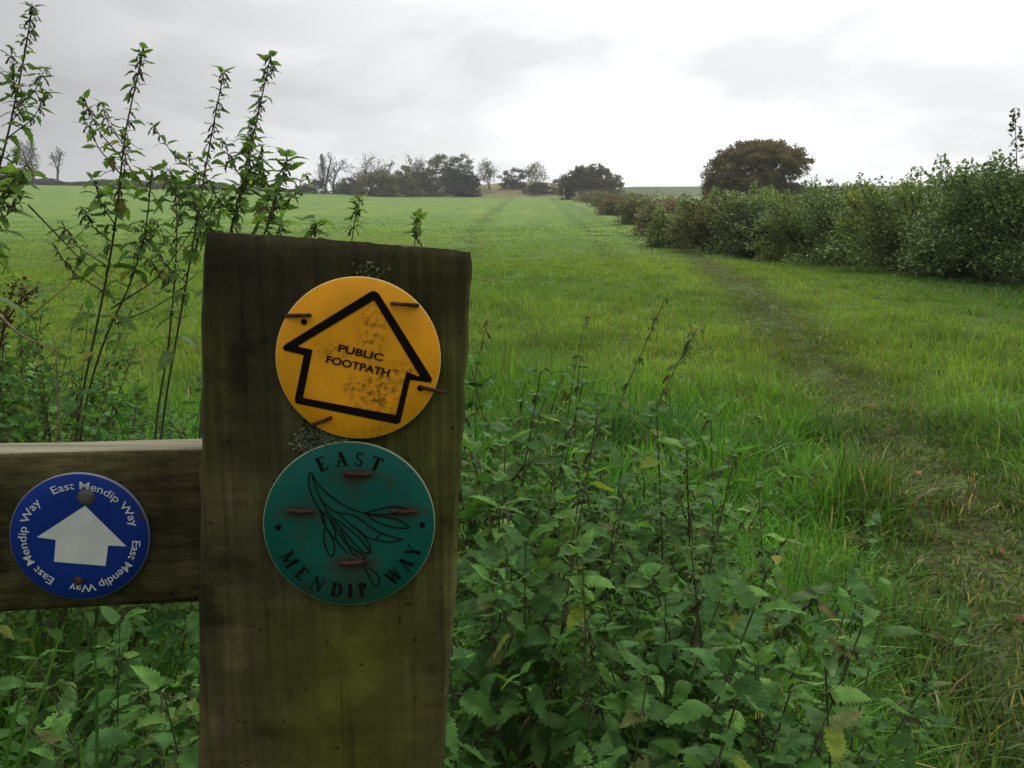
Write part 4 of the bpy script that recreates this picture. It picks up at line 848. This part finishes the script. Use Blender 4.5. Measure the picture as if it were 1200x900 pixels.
M_RUST = simple('rusty_iron', (.060, .022, .016), .8, .3, .5, 300); M_BLACK = simple('black_print', (.008, .006, .005), .75, .06); M_BLK2 = simple('faded_black_print', (.022, .011, .006), .75, .06, .4, 200)
M_WHITE = simple('white_print', (.62, .63, .62), .5, .3, .07, 60); M_HOLE = simple('dark_hole', (.006, .005, .004), .9, .1); M_STEEL = simple('dull_steel', (.085, .08, .07), .6, .4, .35, 250)

# yellow public footpath disc
def z7(x, y): return (310 + x / 4.5, 320 + y / 4.5)
DY = Disc(PF, 420.5, 420.5, 97, .0052)
yel = empty('waymark_disc', DY.O, 'yellow orange disc with a black outlined arrow reading public footpath', 'sign', 'waymark discs nailed to the fence')
q = lambda x, y: DY.uv(*z7(x, y))
def loc(D, p): return tuple((D.pt(p[0], p[1]) - D.O)[[0, 2]])
stn = [(*loc(DY, q(560, 300)), .010, .020, 300.0, .75), (*loc(DY, q(600, 620)), .022, .018, 330.0, .8), (*loc(DY, q(450, 600)), .005, .006, 200.0, .8), (*loc(DY, q(370, 420)), .012, .007, 350.0, .5), (*loc(DY, q(720, 520)), .012, .007, 350.0, .7), (*loc(DY, q(600, 840)), .012, .007, 350.0, .4)]
plate_geo(DY).build('plate', disc_mat('yellow_plastic', (.86, .36, .012), (.75, .55, .22), stn, DY.R), yel)
outer = [(555, 100), (578, 93), (603, 108), (884, 556), (878, 578), (768, 562), (717, 785), (700, 797), (165, 686), (160, 665), (207, 432), (105, 408), (95, 392), (112, 374)]
inner = [(572, 146), (576, 143), (580, 146), (818, 541), (815, 545), (748, 520), (693, 745), (690, 748), (206, 658), (203, 655), (254, 404), (182, 388), (178, 385), (183, 380)]
poly_geo(DY, [q(*p) for p in outer], [q(*p) for p in inner]).build('arrow', M_BLACK, yel)
g = Geo()
for s, (lb, rb, lt) in (('PUBLIC', ((386, 413), (620, 466), (396, 374))), ('FOOTPATH', ((322, 473), (655, 547), (332, 433)))):
    V, T = text_mesh(s, .028); mn, mx = V.min(0), V.max(0); V = (V - mn) / (mx - mn); a, b, c = (np.array(q(*p)) for p in (lb, rb, lt))
    uv = a + V[:, :1] * (b - a) + V[:, 1:] * (c - a); g.add([DY.pt(u, v, .0004) for u, v in uv], None, T)
g.build('lettering', M_BLK2, yel)
for p0, p1, w1 in (((672, 160), (808, 170), .0008), ((240, 222), (112, 224), .0003), ((825, 600), (958, 630), .0002), ((350, 762), (250, 800), .0004)):
    nail(DY, q(*p0), q(*p1), yel, .0010, .0012, w1, 'nail', M_RUST)
hole(DY, q(209, 257), .0016, yel, M_HOLE); hole(DY, q(822, 606), .0017, yel, M_HOLE)

# green trail disc
def z8(x, y): return (300 + x / 4.286, 510 + y / 4.286)
DG = Disc(PF, 410, 615, 101, .0042)
grn = empty('waymark_disc', DG.O, 'dark teal green disc lettered east mendip way around a drawn leaf spray', 'sign', 'waymark discs nailed to the fence')
q = lambda x, y: DG.uv(*z8(x, y))
rst = [(*loc(DG, q(512, 205)), .017, .006, .75), (*loc(DG, q(490, 260)), .006, .012, .35), (*loc(DG, q(225, 388)), .017, .006, .75), (*loc(DG, q(750, 388)), .017, .006, .75), (*loc(DG, q(490, 640)), .018, .008, .8), (*loc(DG, q(480, 760)), .022, .022, .45), (*loc(DG, q(230, 480)), .005, .014, .3), (*loc(DG, q(255, 780)), .005, .006, .6), (*loc(DG, q(672, 240)), .003, .008, .45)]
plate_geo(DG).build('plate', disc_mat('green_plastic', (.003, .098, .076), (.30, .36, .22), [(0, 0, .05, .05, 150.0, .25)], DG.R, rst), grn)
def letter_shapes(ch):
    """roman capitals in a unit-high box: list of quads, plus the width"""
    S = []
    r = lambda x0, y0, x1, y1: S.append([(x0, y0), (x1, y0), (x1, y1), (x0, y1)])
    def ln(x0, y0, x1, y1, t): S.append([(x0 - t / 2, y0), (x0 + t / 2, y0), (x1 + t / 2, y1), (x1 - t / 2, y1)])
    def sf(x, y, h=.16): S.append([(x - h, y), (x + h, y), (x + h, y + .055), (x - h, y + .055)])
    def arc(cx, cy, rx, ry, a0, a1, tk, thin=.07, m=12):
        for k in range(m):
            b0, b1 = (R(a0 + (a1 - a0) * z / m) for z in (k, k + 1)); W0 = thin + (tk - thin) * abs(math.cos(b0)); W1 = thin + (tk - thin) * abs(math.cos(b1))
            S.append([(cx + rx * math.cos(b0), cy + ry * math.sin(b0)), (cx + rx * math.cos(b1), cy + ry * math.sin(b1)), (cx + (rx - W1) * math.cos(b1), cy + (ry - W1) * math.sin(b1)), (cx + (rx - W0) * math.cos(b0), cy + (ry - W0) * math.sin(b0))])
    K = .215
    if ch == 'E':
        r(.10, 0, .10 + K, 1); r(0, .935, .60, 1); r(0, 0, .64, .065); r(.2, .48, .46, .545); S.append([(.54, .78), (.60, .78), (.60, 1), (.48, .95)]); S.append([(.50, .05), (.60, 0), (.66, .24), (.61, .24)]); r(.43, .40, .47, .63); w = .68
    elif ch == 'T':
        r(.28, 0, .28 + K, 1); r(0, .93, .73, 1); sf(.365, 0); S.append([(0, .76), (.05, .76), (.12, .95), (0, 1)]); S.append([(.68, .76), (.73, .76), (.73, 1), (.61, .95)]); w = .75
    elif ch == 'A':
        ln(.10, 0, .37, 1, .075); ln(.66, 0, .38, 1, K * 1.05); r(.17, .30, .56, .36); sf(.10, 0, .13); sf(.66, 0, .17); w = .78
    elif ch == 'M':
        ln(.12, 0, .16, 1, .075); ln(.16, 1, .46, .05, -K); ln(.80, 1, .48, .05, .075); r(.76, 0, .76 + K, 1); sf(.12, 0, .13); sf(.845, 0, .16); r(0, .945, .2, 1); r(.74, .945, 1.0, 1); w = 1.0
    elif ch == 'N':
        r(.10, 0, .17, 1); S.append([(.02, 1), (.22, 1), (.76, 0), (.62, 0)]); r(.66, 0, .73, 1); sf(.135, 0, .13); sf(.695, .945, .13); w = .84
    elif ch == 'D':
        r(.10, 0, .10 + K, 1); arc(.33, .5, .45, .5, -90, 90, K, .065); r(0, .935, .36, 1); r(0, 0, .36, .065); w = .80
    elif ch == 'I':
        r(.11, 0, .11 + K, 1); sf(.195, 0, .17); sf(.195, .945, .17); w = .39
    elif ch == 'P':
        r(.10, 0, .10 + K, 1); arc(.30, .74, .32, .26, -90, 90, K, .06); r(0, .94, .32, 1); r(.2, .48, .32, .54); sf(.185, 0, .17); w = .64
    elif ch == 'W':
        ln(.30, 0, .12, 1, K); ln(.31, 0, .50, .95, .07); ln(.68, 0, .50, 1, K); ln(.70, 0, .90, 1, .07); sf(.12, .945, .15); sf(.50, .945, .12); sf(.90, .945, .12); w = 1.02
    elif ch == 'Y':
        r(.28, 0, .28 + K, .48); ln(.365, .42, .10, 1, K); ln(.365, .42, .62, 1, .07); sf(.365, 0, .16); sf(.10, .945, .15); sf(.62, .945, .12); w = .74
    elif ch == 'S':
        arc(.28, .73, .235, .27, 40, 270, .13, .075, 14); arc(.28, .265, .25, .265, -140, 90, .14, .075, 14); r(.45, .72, .49, .98); r(.03, .02, .07, .30); w = .56
    return S, w
g = Geo(); wz = .0003
R1 = DG.R
def place_letter(ch, ang, rc, hgt, bottom):
    global wz
    S, w_ = letter_shapes(ch); a = R(ang); d = np.array([math.sin(a), -math.cos(a)]) if bottom else np.array([math.sin(a), math.cos(a)])
    up = -d if bottom else d; rt = np.array([up[1], -up[0]])
    for sh in S:
        wz += .0000012; P = []
        for (x, y) in sh:
            c = d * rc * R1 + rt * (x - w_ / 2) * hgt * R1 + up * (y - .5) * hgt * R1; P.append(DG.pt(c[0], c[1], wz))
        g.add(P, [(0, 1, 2, 3)])
for ch, an in (('E', -22), ('A', -5.5), ('S', 9.5), ('T', 24)): place_letter(ch, an, .80, .172, False)
for ch, an in (('M', -61), ('E', -45), ('N', -29), ('D', -12.5), ('I', -1.5), ('P', 9), ('W', 38), ('A', 52), ('Y', 65)): place_letter(ch, an, .815, .172, True)
g.build('lettering', M_BLACK, grn)
def ribbon(g, D, pts, wd, w0, closed=False):
    P = np.array(pts, float); k = len(P); m = (k - 1) * 7 + 1; tt = np.linspace(0, k - 1, m)
    # Catmull-Rom through the traced points
    out = []
    for t in tt:
        i = min(int(t), k - 2); f = t - i; p0, p1, p2, p3 = P[max(i - 1, 0)], P[i], P[i + 1], P[min(i + 2, k - 1)]
        out.append(.5 * ((2 * p1) + (-p0 + p2) * f + (2 * p0 - 5 * p1 + 4 * p2 - p3) * f * f + (-p0 + 3 * p1 - 3 * p2 + p3) * f ** 3))
    P = np.array(out); T = np.gradient(P, axis=0); T /= np.linalg.norm(T, axis=1)[:, None] + 1e-12; Nn = np.stack([-T[:, 1], T[:, 0]], 1) * wd / 2
    V = np.vstack([[D.pt(a, b, w0) for a, b in P + Nn], [D.pt(a, b, w0) for a, b in P - Nn]]); i = np.arange(len(P) - 1); g.add(V, np.stack([i, i + 1, i + len(P) + 1, i + len(P)], 1))
spray = [[(270, 185), (265, 235), (280, 300), (320, 375), (345, 400)], [(280, 185), (295, 250), (310, 290), (335, 335)], [(280, 190), (320, 255), (400, 325), (480, 370), (545, 390)],
    [(545, 390), (620, 370), (700, 358), (770, 372), (800, 378), (720, 392), (620, 398), (545, 392)], [(545, 395), (610, 405), (690, 415), (740, 440), (770, 465), (700, 462), (620, 440), (560, 405)],
    [(335, 335), (400, 385), (470, 395), (530, 425), (590, 470), (640, 495), (690, 510), (735, 520)], [(735, 520), (680, 535), (600, 525), (540, 500), (470, 440), (420, 400)], [(600, 525), (620, 500), (640, 490)],
    [(335, 340), (370, 400), (430, 440), (490, 490), (540, 540), (575, 590)], [(575, 590), (540, 585), (490, 540), (440, 480), (385, 420)], [(575, 590), (570, 550), (530, 490), (470, 440)],
    [(325, 375), (340, 440), (380, 500), (400, 520), (395, 470), (360, 410), (335, 385)], [(340, 470), (345, 540), (365, 595), (385, 605), (395, 570), (385, 520), (360, 480)], [(375, 420), (410, 480), (450, 540), (500, 575), (545, 605)],
    [(400, 520), (430, 560), (460, 590)], [(420, 470), (460, 540), (480, 590), (510, 600)], [(545, 660), (565, 700), (590, 745), (612, 750), (622, 725), (600, 690), (565, 665)], [(545, 605), (550, 640), (548, 662)], [(320, 375), (345, 430), (350, 480)]]
g = Geo(); w0 = .00042
for s in spray: w0 += .000004; ribbon(g, DG, [q(*p) for p in s], .0007, w0)
g.build('leaf_spray', M_BLACK, grn)
for p0, p1 in (((448, 193), (572, 195)), ((165, 378), (285, 380)), ((690, 380), (805, 380)), ((425, 640), (555, 634))): nail(DG, q(*p0), q(*p1), grn, .0012, .0009, .0009, 'staple', M_RUST)
hole(DG, q(112, 462), .0017, grn, M_HOLE); hole(DG, q(836, 450), .0016, grn, M_HOLE)

# blue disc on the rail
def z6(x, y): return (x / 5.0, 540 + y / 5.0)
DB = Disc(RF, 94, 629.5, 82.5, .0040)
blu = empty('waymark_disc', DB.O, 'blue disc with a solid white arrow on the rail', 'sign', 'waymark discs nailed to the fence')
q = lambda x, y: DB.uv(*z6(x, y))
plate_geo(DB).build('plate', disc_mat('blue_plastic', (.004, .030, .235), (.22, .25, .26), [(*loc(DB, q(830, 320)), .004, .004, 60.0, .8)], DB.R), blu)
ar = [(500, 262), (742, 500), (635, 495), (620, 615), (318, 590), (328, 462), (217, 447)]
poly_geo(DB, [q(*p) for p in ar]).build('arrow', M_WHITE, blu)
g = Geo(); V, T = text_mesh('East Mendip Way', .004); capm, _ = text_mesh('E'); cap = capm[:, 1].max(); x0, x1 = V[:, 0].min(), V[:, 0].max()
for (a0, a1) in ((-25, 80), (97, 195), (213, 318)):
    hgt = .118 * DB.R; rb = .755 * DB.R; P = []
    for (x, y) in V:
        t = R(a0 + (a1 - a0) * (x - x0) / (x1 - x0)); rr = rb + y / cap * hgt; P.append(DB.pt(rr * math.sin(t), rr * math.cos(t), .00035))
    g.add(P, None, T)
g.build('lettering', M_WHITE, blu)
def nail_head(D, p, r_, parent, mat):
    a = np.linspace(0, 2 * math.pi, 21)[:-1]; V = [D.pt(p[0] + r_ * math.cos(t), p[1] + r_ * math.sin(t), .0001) for t in a] + [D.pt(p[0] + r_ * .9 * math.cos(t), p[1] + r_ * .9 * math.sin(t), .0009) for t in a] + [D.pt(p[0], p[1], .0012)]
    g = Geo(); g.add(V, [(k, (k + 1) % 20, 20 + (k + 1) % 20, 20 + k) for k in range(20)], [(20 + k, 20 + (k + 1) % 20, 40) for k in range(20)]); return g.build('nail', mat, parent)
nail_head(DB, q(505, 212), .0050, blu, M_STEEL); nail_head(DB, q(460, 703), .0028, blu, M_RUST)

# ------------------------------------------------------------------ long coarse grass leaves and fallen leaves
def long_grass(label, pix, Y, wd, col):
    P = stem_pts([at(px, py, yy) for (px, py), yy in zip(pix, np.linspace(Y, Y, len(pix)))], 16); b = P[0]; o = empty('grass_leaf', b, label, 'grass leaf'); g = Geo(); n = len(P); T = np.gradient(P, axis=0); s = np.cross(T, [0, -1, .3]); s /= np.linalg.norm(s, axis=1)[:, None]
    wv = wd * np.clip(np.linspace(1.0, .0, n) ** .6, .03, 1); up = np.array([0, -.3, .3]); V = np.vstack([P - s * wv[:, None] / 2, P + np.cross(s, T / np.linalg.norm(T, axis=1)[:, None]) * wv[:, None] * .18, P + s * wv[:, None] / 2]); i = np.arange(n - 1)
    g.add(V, np.vstack([np.stack([i, i + 1, n + i + 1, n + i], 1), np.stack([n + i, n + i + 1, 2 * n + i + 1, 2 * n + i], 1)]), None, col); g.build('blade', M_GRASS, o)
long_grass('long grass leaf arching up from the bottom left corner', [(-10, 1000), (8, 880), (30, 790), (50, 765)], .85, .007, (.05, .115, .022))
long_grass('second long grass leaf beside the bottom left corner one', [(8, 1000), (22, 880), (48, 820), (70, 745), (78, 725)], .85, .006, (.055, .12, .022))
long_grass('tall upright grass leaf below the blue disc', [(112, 1000), (114, 880), (113, 790), (107, 715)], .80, .006, (.032, .08, .02))
long_grass('short bright grass leaf at the bottom edge below the rail', [(98, 1000), (98, 905), (96, 880), (92, 860)], .75, .007, (.06, .14, .025))
long_grass('broad grass leaf standing among the nettles right of the post', [(800, 990), (798, 880), (804, 810), (806, 770)], .95, .009, (.05, .11, .03))
fr = random.Random(8); fg = 'dead leaves fallen along the path'
tmpl = None
for k, (px, py) in enumerate([(1168, 518), (1120, 606), (1018, 604), (960, 640), (1103, 830), (1095, 700), (1020, 480), (1170, 655), (1098, 815), (1150, 560), (1045, 470), (1005, 500), (1135, 500), (1190, 735), (1075, 560), (1112, 740), (985, 455)]):
    p = hit(px, py)
    if tmpl is None:
        g = Geo(); leaf(g, np.zeros(3), 0, 0, .055, .5, np.array([.30, .10, .035]), 4, fr, 1.3); g2 = Geo(); leaf(g2, np.zeros(3), 0, .1, .05, -.4, np.array([.20, .10, .05]), 4, fr, 1.2)
        tmpl = [g.mesh('fallen_leaf'), g2.mesh('fallen_leaf')]
        for t in tmpl: t.materials.append(M_DRYLEAF)
    o = bpy.data.objects.new('fallen_leaf', tmpl[k % 2]); COL.objects.link(o); o.location = (p[0], p[1], Hs(p[0], p[1]) + .035); o.rotation_euler = (fr.uniform(-.5, .5), fr.uniform(-.5, .5), fr.random() * 6.28); s = fr.uniform(.7, 1.15); o.scale = (s, s, s)
    tag(o, 'curled rust orange dead leaf lying in the grass by the path' if k % 2 == 0 else 'curled dull brown dead leaf lying in the grass by the path', 'leaf', fg + (' orange' if k % 2 == 0 else ' brown'))
print('verts', sum(len(o.data.vertices) for o in SC.objects if o.type == 'MESH'))

# ------------------------------------------------------------------ thin moist air
hz = Geo(); X0, X1, Y0, Y1, Z0, Z1 = -560, 560, -60, 1120, -6, 64
hz.add([(x, y, z) for z in (Z0, Z1) for y in (Y0, Y1) for x in (X0, X1)], [(0, 2, 3, 1), (4, 5, 7, 6), (0, 1, 5, 4), (1, 3, 7, 5), (3, 2, 6, 7), (2, 0, 4, 6)])
hm = bpy.data.materials.new('haze_air'); hm.use_nodes = True; hn = hm.node_tree; hn.nodes.clear()
pv = N(hn, 'ShaderNodeVolumePrincipled'); pv.inputs['Density'].default_value = .0005; pv.inputs['Color'].default_value = (.93, .95, .97, 1)
ho = N(hn, 'ShaderNodeOutputMaterial'); hn.links.new(pv.outputs[0], ho.inputs['Volume'])
tag(hz.build('haze', hm, smooth=False), kind='stuff')
